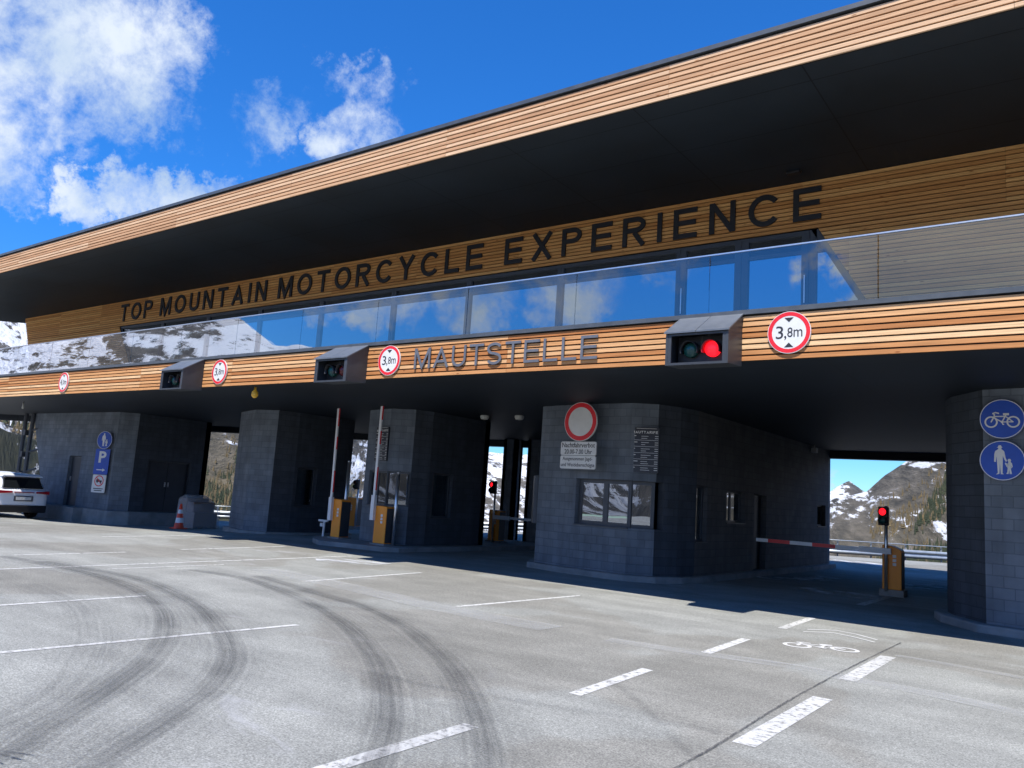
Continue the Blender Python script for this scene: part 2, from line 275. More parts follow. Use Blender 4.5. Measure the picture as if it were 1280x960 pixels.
def m_mountain(name, sc_=1.0, far=False):
    Mx = mat(name, rough=.9); t = Mx.node_tree; b = t.nodes['Principled BSDF']; b.inputs['Specular IOR Level'].default_value = .1
    co = nd(t, 'ShaderNodeTexCoord'); at = nd(t, 'ShaderNodeAttribute', attribute_name='snow'); gd = nd(t, 'ShaderNodeAttribute', attribute_name='wood'); pc = nd(t, 'ShaderNodeAttribute', attribute_name='slope_uv')
    def nz(s, d, r=.6, dist=0, st=(1, 1, 1), rot=(0, 0, 0)):
        mp = nd(t, 'ShaderNodeMapping'); mp.inputs['Scale'].default_value = st; mp.inputs['Rotation'].default_value = rot; t.links.new(pc.outputs['Vector'], mp.inputs[0])
        n = nd(t, 'ShaderNodeTexNoise'); n.inputs['Scale'].default_value = s*sc_; n.inputs['Detail'].default_value = d; n.inputs['Roughness'].default_value = r; n.inputs['Distortion'].default_value = dist
        t.links.new(mp.outputs[0], n.inputs[0]); return n.outputs['Fac']
    A = nz(.013, 11, .68, .5); B = nz(.05, 9, .7); Cc = nz(.008, 6, .6, 1.0)
    v = mth(t, 'ADD', at.outputs['Fac'], mth(t, 'MULTIPLY', mth(t, 'SUBTRACT', A, .5), 2.0))
    v = mth(t, 'ADD', v, mth(t, 'MULTIPLY', mth(t, 'SUBTRACT', B, .5), 1.5))
    sf = ramp(t, v, [(.46, 0.0), (.56, 1.0)])
    g1 = ramp(t, B, [(.3, (.045, .043, .028)), (.45, (.10, .085, .05)), (.6, (.15, .125, .08)), (.75, (.21, .19, .15))])
    g2 = ramp(t, B, [(.35, (.06, .06, .062)), (.65, (.16, .15, .14))])
    mg = nd(t, 'ShaderNodeMix', data_type='RGBA'); t.links.new(mth(t, 'MULTIPLY', at.outputs['Fac'], 1.4, clamp=True), mg.inputs[0]); t.links.new(g1, mg.inputs[6]); t.links.new(g2, mg.inputs[7])
    gt = nd(t, 'ShaderNodeMix', data_type='RGBA'); t.links.new(ramp(t, mth(t, 'ADD', gd.outputs['Fac'], mth(t, 'SUBTRACT', Cc, .5)), [(.45, 0.0), (.6, .8)]), gt.inputs[0]); t.links.new(mg.outputs[2], gt.inputs[6]); gt.inputs[7].default_value = (.035, .042, .026, 1)
    mx = nd(t, 'ShaderNodeMix', data_type='RGBA'); t.links.new(sf, mx.inputs[0]); t.links.new(gt.outputs[2], mx.inputs[6]); mx.inputs[7].default_value = (.64, .66, .69, 1)
    t.links.new(mx.outputs[2], b.inputs['Base Color'])
    bp = nd(t, 'ShaderNodeBump'); bp.inputs['Strength'].default_value = 1; bp.inputs['Distance'].default_value = 9/sc_; t.links.new(mth(t, 'ADD', B, mth(t, 'MULTIPLY', A, 1.5)), bp.inputs['Height']); t.links.new(bp.outputs[0], b.inputs['Normal'])
    return Mx
M['mountain'] = m_mountain('alpine_slope'); M['mountain2'] = m_mountain('far_alpine_slope', .35)
M['conifer'] = vary(mat('conifer_needles', rough=.9), (.018, .03, .014), (.05, .058, .028), .06, 3)
M['larch'] = vary(mat('bare_larch', rough=.9), (.09, .07, .035), (.17, .125, .06), .05, 3)

# ------------------------------------------------------------ mesh helpers
Z3 = Vector((0, 0, 1))
class MB:
    def __init__(s): s.v = []; s.f = []; s.mi = []; s.t = []; s.uv = {}
    def face(s, idx, mi=0, tint=0.5, uv=None):
        if uv: s.uv[len(s.f)] = uv
        s.f.append(tuple(idx)); s.mi.append(mi); s.t.append(tint)
    def add(s, vs_, fs, mi=0, tint=.5):
        o = len(s.v); s.v += [Vector(v) for v in vs_]
        for f in fs: s.face([i+o for i in f], mi, tint)
        return s
    def hexa(s, c, mi=0, tint=.5):       # 8 corners: bottom 4 ccw, top 4 ccw
        return s.add(c, [(3, 2, 1, 0), (4, 5, 6, 7), (0, 1, 5, 4), (1, 2, 6, 5), (2, 3, 7, 6), (3, 0, 4, 7)], mi, tint)
    def box(s, a, b, mi=0, tint=.5):
        x0, y0, z0 = a; x1, y1, z1 = b
        return s.hexa([(x0, y0, z0), (x1, y0, z0), (x1, y1, z0), (x0, y1, z0), (x0, y0, z1), (x1, y0, z1), (x1, y1, z1), (x0, y1, z1)], mi, tint)
    def prism(s, poly, z0, z1, mi=0, top=None):
        n = len(poly); tp = top or poly
        vs_ = [(p[0], p[1], z0) for p in poly]+[(p[0], p[1], z1) for p in tp]
        a = sum(poly[i][0]*poly[(i+1) % n][1]-poly[(i+1) % n][0]*poly[i][1] for i in range(n))
        lo = tuple(range(n)); fs = [tuple(reversed(lo)), tuple(i+n for i in lo)]+[(i, (i+1) % n, (i+1) % n+n, i+n) for i in range(n)]
        if a < 0: fs = [tuple(reversed(f)) for f in fs]
        return s.add(vs_, fs, mi)
    def tube(s, pts, r, seg=10, mi=0, r2=None, cap=True):
        pts = [Vector(p) for p in pts]; o = len(s.v); n = len(pts)
        for i, p in enumerate(pts):
            d = (pts[min(i+1, n-1)]-pts[max(i-1, 0)]).normalized()
            a = d.cross(Z3 if abs(d.z) < .9 else Vector((1, 0, 0))).normalized(); b = d.cross(a)
            rr = r if r2 is None else r+(r2-r)*i/(n-1)
            for k in range(seg):
                t = 2*math.pi*k/seg; s.v.append(p+a*math.cos(t)*rr+b*math.sin(t)*rr)
        for i in range(n-1):
            for k in range(seg):
                k2 = (k+1) % seg; s.face((o+i*seg+k, o+i*seg+k2, o+(i+1)*seg+k2, o+(i+1)*seg+k), mi)
        if cap:
            s.face([o+k for k in range(seg)][::-1], mi); s.face([o+(n-1)*seg+k for k in range(seg)], mi)
        return s
    def lathe(s, prof, c=(0, 0, 0), seg=24, mis=None, axis=None, a0=None):
        # prof: (r, h) along axis
        ax = Vector(axis) if axis else Z3; c = Vector(c); ax.normalize()
        a = ax.cross(Vector((0, 0, 1)) if abs(ax.z) < .9 else Vector((1, 0, 0))).normalized(); b = ax.cross(a); o = len(s.v)
        for r, h in prof:
            for k in range(seg):
                t = 2*math.pi*k/seg; s.v.append(c+ax*h+(a*math.cos(t)+b*math.sin(t))*r)
        for i in range(len(prof)-1):
            for k in range(seg):
                k2 = (k+1) % seg; s.face((o+i*seg+k, o+i*seg+k2, o+(i+1)*seg+k2, o+(i+1)*seg+k), mis[i] if mis else 0)
        return s
    def build(s, name, mats, parent=None, smooth=False, bevel=0):
        me = bpy.data.meshes.new(name); off = Vector((0, 0, 0))
        if parent is not None: off = world_loc(parent)
        me.from_pydata([tuple(v-off) for v in s.v], [], s.f)
        for mm in (mats if isinstance(mats, (list, tuple)) else [mats]): me.materials.append(M[mm])
        ul = me.uv_layers.new(name='UVMap').data
        at = me.attributes.new('tint', 'FLOAT', 'FACE')
        for i, p in enumerate(me.polygons):
            p.material_index = s.mi[i]; p.use_smooth = smooth; at.data[i].value = s.t[i]
            if i in s.uv:
                for li, q in zip(p.loop_indices, s.uv[i]): ul[li].uv = q
            else:
                nn = p.normal
                if abs(nn.z) > .7:
                    for li in p.loop_indices: q = me.vertices[me.loops[li].vertex_index].co+off; ul[li].uv = (q.x, q.y)
                else:
                    t = Vector((-nn.y, nn.x, 0)); t.normalize()
                    for li in p.loop_indices: q = me.vertices[me.loops[li].vertex_index].co+off; ul[li].uv = (q.dot(t), q.z)
        o = bpy.data.objects.new(name, me); C.objects.link(o)
        if parent is not None: o.parent = parent
        if bevel:
            bm = o.modifiers.new('b', 'BEVEL'); bm.width = bevel; bm.segments = 2; bm.limit_method = 'ANGLE'
        if smooth == 'auto':
            pass
        return o
def world_loc(o):
    v = Vector(o.location); p = o.parent
    while p is not None: v += Vector(p.location); p = p.parent
    return v
def thing(name, label, cat, loc=(0, 0, 0), group=None):
    o = bpy.data.objects.new(name, None); C.objects.link(o); o.location = loc; o.empty_display_size = .2
    return tag(o, label, cat, group)
def tag(o, label, cat, group=None, kind=None):
    if label: o['label'] = label
    if cat: o['category'] = cat
    if group: o['group'] = group
    if kind: o['kind'] = kind
    return o
def copy_tree(o, parent=None):
    c = o.copy(); C.objects.link(c)
    if parent is not None: c.parent = parent
    for ch in list(o.children): copy_tree(ch, c)
    return c
# flat drawing on a plane: o origin, u right, n outward
class Plane:
    def __init__(s, o, u, v=(0, 0, 1)):
        s.o = Vector(o); s.u = Vector(u).normalized(); s.v = Vector(v).normalized(); s.n = s.u.cross(s.v)
    def p(s, a, b, d=0): return s.o+s.u*a+s.v*b+s.n*d
    def poly(s, mb, pts, d0, d1, mi=0):
        n = len(pts); a = sum(pts[i][0]*pts[(i+1) % n][1]-pts[(i+1) % n][0]*pts[i][1] for i in range(n))
        if a < 0: pts = pts[::-1]
        vs_ = [s.p(x, y, d0) for x, y in pts]+[s.p(x, y, d1) for x, y in pts]
        mb.add(vs_, [tuple(range(n))[::-1], tuple(range(n, 2*n))]+[(i, (i+1) % n, (i+1) % n+n, i+n) for i in range(n)], mi)
    def disc(s, mb, cx, cy, r, d0, d1, mi=0, seg=48): s.poly(mb, [(cx+r*math.cos(2*math.pi*k/seg), cy+r*math.sin(2*math.pi*k/seg)) for k in range(seg)], d0, d1, mi)
    def ring(s, mb, cx, cy, r0, r1, d, mi=0, seg=40):
        o = len(mb.v)
        for k in range(seg):
            t = 2*math.pi*k/seg
            for r in (r0, r1): mb.v.append(s.p(cx+r*math.cos(t), cy+r*math.sin(t), d))
        for k in range(seg):
            a, b = 2*k, 2*((k+1) % seg); mb.face((o+a, o+a+1, o+b+1, o+b), mi)
    def stroke(s, mb, pts, w, d, mi=0):
        for (x0, y0), (x1, y1) in zip(pts, pts[1:]):
            d += .0003
            L = math.hypot(x1-x0, y1-y0); nx, ny = -(y1-y0)/L*w/2, (x1-x0)/L*w/2; ex, ey = (x1-x0)/L*w*.25, (y1-y0)/L*w*.25
            o = len(mb.v); mb.v += [s.p(x0-nx-ex, y0-ny-ey, d), s.p(x1-nx+ex, y1-ny+ey, d), s.p(x1+nx+ex, y1+ny+ey, d), s.p(x0+nx-ex, y0+ny-ey, d)]
            mb.face((o, o+1, o+2, o+3), mi)
    def text(s, mb, body, x0, x1, z0, z1, d0, d1, mi=0, weight=.0, space=1.0):
        # fit the text into the rectangle
        cu = bpy.data.curves.new('t', 'FONT'); cu.body = body; cu.size = 1; cu.offset = weight; cu.space_character = space; cu.resolution_u = 3
        ob = bpy.data.objects.new('t', cu); me = bpy.data.meshes.new_from_object(ob)
        vs_ = [v.co.copy() for v in me.vertices]; fs = [tuple(p.vertices) for p in me.polygons]
        bpy.data.objects.remove(ob); bpy.data.curves.remove(cu); bpy.data.meshes.remove(me)
        ax, bx = min(v.x for v in vs_), max(v.x for v in vs_); ay, by = min(v.y for v in vs_), max(v.y for v in vs_)
        f = lambda v, d: s.p(x0+(v.x-ax)/(bx-ax)*(x1-x0), z0+(v.y-ay)/(by-ay)*(z1-z0), d)
        o = len(mb.v); n = len(vs_); mb.v += [f(v, d1) for v in vs_]
        from collections import Counter
        ed = Counter()
        for q in fs:
            mb.face([o+i for i in q], mi)
            for a, b in zip(q, q[1:]+q[:1]): ed[(a, b)] += 1
        if d0 != d1:
            mb.v += [f(v, d0) for v in vs_]
            for (a, b) in ed:
                if (b, a) not in ed: mb.face((o+a, o+n+a, o+n+b, o+b), mi)

# ------------------------------------------------------------ terrain
def interp(tab, x):
    if x <= tab[0][0]: return tab[0][1]
    for (a, p), (b, q) in zip(tab, tab[1:]):
        if x <= b:
            t = (x-a)/(b-a); return p+(q-p)*t
    return tab[-1][1]
T_EDGE = [(-180, 90), (-120, 90), (-90, 75), (-72, 56), (-66, 52), (-60, 46), (-56, 40), (-50, 42), (-38, 42), (-25, 39), (-14.5, 37), (-7.5, 39.7), (5, 44), (20, 60), (60, 80), (180, 90)]
T_EL = [(-180, 8), (-165, 8.5), (-150, 8.5), (-138, 8.2), (-132, 9.0), (-129, 9.7), (-127.5, 9.9), (-126, 9.6), (-124, 10.9), (-118, 14), (-111, 14), (-90, 12), (-75, 10), (-70, 10.2), (-60, 9), (-50, 6), (-43, 4.2), (-38, 3.15), (-36, 3.0), (-34, 3.2), (-28, 2.2), (-20, 1.0), (-14.5, 1.25), (-13.3, 1.6), (-12.2, 1.95), (-11.2, 3.0), (-10, 3.95), (-7.5, 6.2), (0, 9), (20, 10), (60, 8), (90, 7), (150, 7), (180, 8)]
T_R = [(-180, 1900), (-75, 1500), (-60, 1300), (-48, 1800), (-40, 3000), (-34, 3000), (-25, 2000), (-14, 1300), (0, 1200), (90, 1800), (180, 1900)]
T_V = [(-180, 2), (-90, 2), (-72, -3), (-66, -8), (-60, -22), (-50, -45), (-38, -90), (-20, -70), (-14, -50), (0, -50), (30, -20), (60, 2), (180, 2)]
T_SN = [(-180, .56), (-128, .60), (-118, .54), (-110, .52), (-90, .5), (-75, .5), (-68, .48), (-60, .06), (-55, .06), (-47, .2), (-40, .47), (-34, .47), (-25, .4), (-15, .20), (-7, .20), (10, .3), (90, .5), (180, .56)]
T_SH = [(-180, .1), (-128, .1), (-110, .2), (-75, .35), (-68, .45), (-60, 1.0), (-55, 1.0), (-47, 1.0), (-40, .2), (-34, .2), (-25, .4), (-15, .55), (-7, .55), (10, .6), (180, .2)]
def terr(az, r):
    e = interp(T_EDGE, az); Rr = interp(T_R, az); Vz = interp(T_V, az); top = math.tan(R_(interp(T_EL, az)))*Rr
    a = R_(az); x, y = r*math.sin(a), r*math.cos(a)
    ze = gz(e*math.sin(a), e*math.cos(a)) if y > 0 else 0
    rv = 330 if Vz < -15 else 120
    if r <= e: return x, y, ze, 0
    if r < rv:
        t = (r-e)/(rv-e); s = t*t*(3-2*t)
        z = ze+(Vz-ze)*(s*.6+t*.4) - .55*min(1, (r-e)/1.6)*(1 if Vz < 0 else 0)
        k = 0
    else:
        k = min(1, (r-rv)/(Rr-rv)); kk = 0 if k < .62 else (k-.62)/.38; z = Vz+(top-Vz)*(.14*min(1, k/.62)+.86*kk**1.1)
        if r > Rr: z = top-(r-Rr)*.25
    sm = min(1, max(0, (r-e)/300))
    p = Vector((x, y, 0))
    nzv = noise.fractal(p/260, .9, 2.1, 7)*26 + (noise.ridged_multi_fractal(p/420+Vector((3, 7, 0)), .9, 2.1, 5, 1, 2)-1.2)*16
    amp = sm*(.35 if k > .75 else .8)
    z += nzv*amp*(Rr/1800)*(interp(T_EL, az)/7)**.5
    return x, y, z, k
def make_terrain():
    azs = []; a = -180
    while a < 179.99:
        azs.append(a); a += .22 if -80 < a < 5 else (.45 if -135 < a <= -80 else 1.0)
    ts = [0, .0015, .004, .008, .014, .022, .032, .045, .06]+[.06+.94*((i+1)/78) for i in range(78)]+[1.05, 1.15, 1.3]
    vs_, fs, sn, wd, sv = [], [], [], [], []
    for a in azs:
        e = interp(T_EDGE, a); Rr = interp(T_R, a)
        for t in ts:
            r = e+(Rr-e)*t; x, y, z, k = terr(a, r)
            vs_.append((x, y, z)); sv += [R_(a)*Rr*.75+z*.9, z*1.15, r*.3]; sn.append(interp(T_SN, a)+interp(T_SH, a)*(k-.5)*1.0)
            wd.append(max(0, .75-k*1.2) if -74 < a < -44 else (max(0, .9-k*1.7)*min(1, max(0, (a+12.5)/2.5)) if -20 < a < 10 else 0))
    n = len(ts); na = len(azs)
    for i in range(na):
        j = (i+1) % na
        for k in range(n-1): fs.append((i*n+k, i*n+k+1, j*n+k+1, j*n+k))
    me = bpy.data.meshes.new('mountains'); me.from_pydata(vs_, [], fs); me.materials.append(M['mountain'])
    me.flip_normals()
    for nm, dat in (('snow', sn), ('wood', wd)):
        at = me.attributes.new(nm, 'FLOAT', 'POINT'); at.data.foreach_set('value', dat)
    me.attributes.new('slope_uv', 'FLOAT_VECTOR', 'POINT').data.foreach_set('vector', sv)
    me.polygons.foreach_set('use_smooth', [True]*len(me.polygons))
    o = bpy.data.objects.new('mountains', me); C.objects.link(o); o['kind'] = 'structure'
make_terrain()
def make_far():
    tab = [(-60, 1.5), (-50, 2.2), (-44, 2.6), (-40, 2.2), (-34, 2.4), (-28, 1.8), (-20, 2.0), (-15.2, 1.8), (-14.6, 1.75), (-14.0, 2.1), (-13.5, 2.5), (-13.25, 2.62), (-12.9, 2.4), (-12.3, 2.05), (-11.5, 1.5), (0, 1.5), (20, 1.5)]
    vs_, fs, sn, sv = [], [], [], []; azs = [-60+.12*i for i in range(660)]; nr = 40
    for a in azs:
        top = math.tan(R_(interp(tab, a)))*7000; ar = R_(a)
        for j in range(nr+4):
            t = j/nr; r = 4200+2800*t; x, y = r*math.sin(ar), r*math.cos(ar)
            z = -150+(top+150)*min(1, t)**1.2 if t <= 1 else top-(t-1)*1800
            p = Vector((x, y, 0)); z += noise.ridged_multi_fractal(p/500, .9, 2.1, 6, 1, 2)*30-42+noise.fractal(p/180, .8, 2.1, 5)*14
            vs_.append((x, y, z)); sn.append(.40+.22*t); sv += [ar*5600+z*.6, z*1.3, r*.1]
    n = nr+4
    for i in range(len(azs)-1):
        for k in range(n-1): fs.append((i*n+k, (i+1)*n+k, (i+1)*n+k+1, i*n+k+1))
    me = bpy.data.meshes.new('distant_mountains'); me.from_pydata(vs_, [], fs); me.materials.append(M['mountain2'])
    at = me.attributes.new('snow', 'FLOAT', 'POINT'); at.data.foreach_set('value', sn)
    me.attributes.new('slope_uv', 'FLOAT_VECTOR', 'POINT').data.foreach_set('vector', sv)
    me.polygons.foreach_set('use_smooth', [True]*len(me.polygons))
    o = bpy.data.objects.new('distant_mountains', me); C.objects.link(o); o['kind'] = 'structure'
make_far()
def make_road():
    vs_, fs = [], []; azs = list(range(-180, 180, 2)); rs = [0.0]+[i/40 for i in range(1, 41)]
    for a in azs:
        e = interp(T_EDGE, a)
        for t in rs:
            x, y = e*t*math.sin(R_(a)), e*t*math.cos(R_(a)); vs_.append((x, y, gz(x, y)))
    n = len(rs)
    for i in range(len(azs)):
        j = (i+1) % len(azs)
        for k in range(n-1): fs.append((i*n+k, j*n+k, j*n+k+1, i*n+k+1) if k else (i*n, j*n+1, i*n+1))
    me = bpy.data.meshes.new('asphalt_ground'); me.from_pydata(vs_, [], [tuple(reversed(f)) if len(f) == 3 else f for f in fs]); me.materials.append(M['asphalt'])
    me.validate()
    import bmesh
    bm = bmesh.new(); bm.from_mesh(me); bmesh.ops.remove_doubles(bm, verts=bm.verts, dist=.0005); bmesh.ops.recalc_face_normals(bm, faces=bm.faces)
    if sum(f.normal.z for f in bm.faces) < 0: bmesh.ops.reverse_faces(bm, faces=bm.faces)
    bm.to_mesh(me); bm.free()
    o = bpy.data.objects.new('asphalt_ground', me); C.objects.link(o); o['kind'] = 'structure'
make_road()
def make_forest(name, mname, spots, hh):
    mb = MB()
    for (a, r) in spots:
        x, y, z, k = terr(a, r); h = hh*random.uniform(.6, 1.25); wdt = h*random.uniform(.14, .22); z -= .5
        for q in range(4):
            zz = z+h*(.08+.2*q); rr = wdt*(1-q*.22); s = 6; o = len(mb.v); ph = random.random()*6
            for kk in range(s):
                rj = rr*random.uniform(.65, 1.15); mb.v.append(Vector((x+rj*math.cos(ph+kk*6.283/s), y+rj*math.sin(ph+kk*6.283/s), zz+random.uniform(-.05, .05)*h)))
            mb.v.append(Vector((x, y, zz+h*(.36 if q < 3 else .34))))
            for kk in range(s): mb.face((o+kk, o+(kk+1) % s, o+s))
    return tag(mb.build(name, mname), None, None, kind='stuff')
def spots(n, a0, a1, r0, r1, dens):
    o = []
    while len(o) < n:
        a, r = random.uniform(a0, a1), random.uniform(r0, r1)
        if noise.noise(Vector((math.sin(R_(a))*r, math.cos(R_(a))*r, 0))/70)+random.uniform(-.3, .3) > dens: o.append((a, r))
    return o
conif = [s for s in spots(2600, -12.2, -4, 760, 1120, -.05) if (s[0]+12.2)*70+800 > s[1]]
o = make_forest('conifer_forest', 'conifer', conif+spots(900, -74, -54, 560, 1150, .12)+spots(200, -50, -44, 1100, 1500, .1), 9); o['label'] = 'dark green conifers covering the lower mountain slopes'; o['category'] = 'forest'
o = make_forest('larch_forest', 'larch', spots(1300, -12, -3, 760, 1150, -.1)+spots(2600, -74, -54, 500, 1200, -.1)+spots(500, -50, -44, 1000, 1500, -.1), 7.5); o['label'] = 'brown bare larches scattered on the lower mountain slopes'; o['category'] = 'forest'

# ------------------------------------------------------------ toll station building
def facet(mb, p0, p1, z0, z1, ops=(), th=.22):
    p0, p1 = Vector((*p0, 0)), Vector((*p1, 0)); L = (p1-p0).length; d = (p1-p0)/L; n = Vector((-d.y, d.x, 0))
    def cell(u0, u1, a, b):
        if u1-u0 < 1e-4 or b-a < 1e-4: return
        q = [p0+d*u0, p0+d*u1, p0+d*u1+n*th, p0+d*u0+n*th]
        mb.hexa([v+Z3*a for v in q]+[v+Z3*b for v in q])
    u = 0
    for (a, b, za, zb) in sorted(ops):
        cell(u, a, z0, z1); cell(a, b, z0, za); cell(a, b, zb, z1); u = b
    cell(u, L, z0, z1)
    return p0, d, n
def window(parent, p0, p1, u0, u1, z0, z1, muls=(), rec=.10, fwid=.05, glass='boothglass', label=None, sill=True):
    p0, p1 = Vector((*p0, 0)), Vector((*p1, 0)); d = (p1-p0).normalized(); n = Vector((-d.y, d.x, 0))
    f = MB(); pn = MB()
    def bx(mb, a, b, za, zb, o0, o1):
        q = [p0+d*a+n*o0, p0+d*b+n*o0, p0+d*b+n*o1, p0+d*a+n*o1]; mb.hexa([v+Z3*za for v in q]+[v+Z3*zb for v in q])
    e = .003
    bx(f, u0+e, u0+fwid, z0+e, z1-e, rec, rec+.06); bx(f, u1-fwid, u1-e, z0+e, z1-e, rec, rec+.06)
    bx(f, u0+fwid, u1-fwid, z0+e, z0+fwid, rec, rec+.06); bx(f, u0+fwid, u1-fwid, z1-fwid, z1-e, rec, rec+.06)
    for q in muls: bx(f, q-fwid*.7, q+fwid*.7, z0+fwid, z1-fwid, rec+.002, rec+.058)
    if sill: bx(f, u0-.02, u1+.02, z0-.022, z0-e, -.03, rec)
    o = f.build('window', 'frame', parent)
    bx(pn, u0+fwid, u1-fwid, z0+fwid, z1-fwid, rec+.025, rec+.035)
    pn.build('pane', glass, o)
    if label: o['label'] = label
    return o
CEIL = 3.72
LOWER = [(8, 11.16), (-30.2, 11.16), (-41.2, 14.7), (-38.2, 16.06), (-30.5, 20.15), (-25, 22.7), (-19.6, 25.05), (-7, 27.4), (8, 29.0)]
B = thing('toll_station', 'long two-storey toll building with larch cladding, glass terrace and deep dark roof overhang', 'building', (-18, 18, 0))
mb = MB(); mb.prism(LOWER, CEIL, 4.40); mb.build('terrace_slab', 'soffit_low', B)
mb = MB()                                                            # rear lintel
rear = LOWER[2:]
for (a, b) in zip(rear, rear[1:]):
    a, b = Vector((*a, 0)), Vector((*b, 0)); d = (b-a).normalized(); n = Vector((d.y, -d.x, 0))
    q = [a+n*.02, b+n*.02, b+n*.4, a+n*.4]; mb.hexa([v+Z3*3.49 for v in q]+[v+Z3*3.725 for v in q])
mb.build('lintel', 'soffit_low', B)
def boards(x0, x1, yf, z0, n, pitch, gap, panel, phase=0, depth=.028, leftx=None, rightx=None, tone=None):
    mb = MB(); rnd = random.Random(int(yf*100+z0*10))
    xs = [x0]; x = x0+phase
    while x < x1:
        if x > xs[-1]+.2: xs.append(x)
        x += panel
    xs.append(x1)
    for i in range(n):
        za = z0+i*pitch; zb = za+pitch-gap; off = rnd.uniform(-.003, .003)
        L0, L1 = (leftx(za) if leftx else x0), (rightx(za) if rightx else x1)
        M0, M1 = (leftx(zb) if leftx else x0), (rightx(zb) if rightx else x1)
        for a, b in zip(xs, xs[1:]):
            pt = (rnd.random()**1.0)
            e0, e1 = (0 if a == xs[0] else .002), (0 if b == xs[-1] else .002)
            a0, b0 = max(a+e0, L0), min(b-e1, L1); a1, b1 = max(a+e0, M0), min(b-e1, M1)
            if b0-a0 < .03 or b1-a1 < .03: continue
            y0 = yf+off+rnd.uniform(-.0015, .0015)
            mb.hexa([(a0, y0, za), (b0, y0, za), (b0, yf+depth, za), (a0, yf+depth, za), (a1, y0, zb), (b1, y0, zb), (b1, yf+depth, zb), (a1, yf+depth, zb)], 0, pt)
    return mb
boards(-30.2, 8, 11.09, 3.725, 8, .0845, .0245, 4.05, 1.6).build('fascia_cladding', 'wood', B)
mb = MB(); mb.box((-30.2, 11.12, 3.722), (8, 11.158, 4.40)); mb.build('fascia_backing', 'plank', B)
mb = MB(); mb.box((-30.2, 11.06, 4.402), (8, 11.30, 4.432)); mb.build('terrace_coping', 'coping', B)
# railing
mb = MB(); mb.box((-30.2, 11.075, 4.434), (8, 11.135, 4.475)); mb.build('railing_base', 'coping', B)
k = -18
while k < 5:
    xr = -2.27+2.36*k; xl = xr-2.36; k += 1
    if xl < -30.6: continue
    mb = MB(); mb.box((xl+.008, 11.098, 4.477), (xr-.008, 11.112, 5.362)); mb.build('railing_pane', 'railglass', B)
mb = MB(); mb.box((-30.2, 11.086, 5.364), (8, 11.124, 5.384)); mb.build('handrail', 'alu', B)
def turned(mb, p0, p1, x0, y0):          # move a straight run starting at (x0, y0) onto the line p0 -> p1
    a = math.atan2(p1[1]-p0[1], p1[0]-p0[0])-math.pi; ca, sa = math.cos(a), math.sin(a)
    mb.v = [Vector((p0[0]+(v.x-x0)*ca-(v.y-y0)*sa, p0[1]+(v.x-x0)*sa+(v.y-y0)*ca, v.z)) for v in mb.v]; return mb
LE = math.dist((-30.2, 11.09), (-41.2, 14.63)); le = ((-30.2, 11.09), (-41.2, 14.63), -30.2, 11.09)
turned(boards(-30.2-LE, -30.2, 11.09, 3.725, 8, .0845, .0245, 4.05, 1.0), *le).build('fascia_cladding', 'wood', B)
mb = MB(); mb.box((-30.2-LE, 11.06, 4.402), (-30.2, 11.30, 4.432)); turned(mb, *le).build('terrace_coping', 'coping', B)
for i in range(5):
    mb = MB(); mb.box((-30.2-LE*(i+1)/5+.01, 11.098, 4.45), (-30.2-LE*i/5-.01, 11.112, 5.362)); turned(mb, *le).build('railing_pane', 'railglass', B)
mb = MB(); mb.box((-30.2-LE, 11.086, 5.364), (-30.2, 11.124, 5.384)); turned(mb, *le).build('handrail', 'alu', B)
# upper storey
YB = 13.87
wl = lambda z: -35.1+(7.41-z)*.53
wr0 = lambda z: -27.51+(6.59-z)*.70        # window left edge
wr1 = lambda z: -3.82+(6.58-z)*.585        # window right edge
ZF, ZT, ZR = 4.42, 6.58, 7.48
nb = 12; pt = (ZR-ZT)/nb
boards(-36, 8, YB, ZT+.004, nb, pt, .017, 3.1, .9, leftx=lambda z: wl(z)).build('wall_cladding', 'wood2', B)
nb = 29; pt2 = (ZT-ZF)/nb
boards(-36, -20, YB, ZF, nb, pt2, .017, 3.1, .9, leftx=wl, rightx=wr0).build('wall_cladding', 'wood2', B)
boards(-6, 8, YB, ZF, nb, pt2, .017, 3.1, 2.7, leftx=wr1).build('wall_cladding', 'wood2', B)
mb = MB()
def slab(mb, xa0, xb0, xa1, xb1, z0, z1, y0, y1): mb.hexa([(xa0, y0, z0), (xb0, y0, z0), (xb0, y1, z0), (xa0, y1, z0), (xa1, y0, z1), (xb1, y0, z1), (xb1, y1, z1), (xa1, y1, z1)])
yb0, yb1 = YB+.03, YB+.25
slab(mb, wl(ZF), wr0(ZF)-.01, wl(ZT), wr0(ZT)-.01, ZF, ZT, yb0, yb1)
slab(mb, wr1(ZF)+.01, 8, wr1(ZT)+.01, 8, ZF, ZT, yb0, yb1)
slab(mb, wl(ZT), 8, wl(ZR), 8, ZT+.003, ZR+.01, yb0, yb1)
mb.build('upper_wall', 'plank', B)
mb = MB(); mb.prism([(8, 14.13), (wl(ZF)+.0, 14.13), (wl(ZF)+.3, 16.2), (-25, 22.0), (-19, 24.2), (8, 27.5)], 4.401, 4.43); mb.prism([(8, 26.8), (-19, 23.5), (-25, 21.4), (-33.6, 16.0), (-33.6, 16.4), (-25, 21.9), (-19, 24.1), (8, 27.4)], 4.44, 7.479); mb.build('rear_wall', 'inside', B)
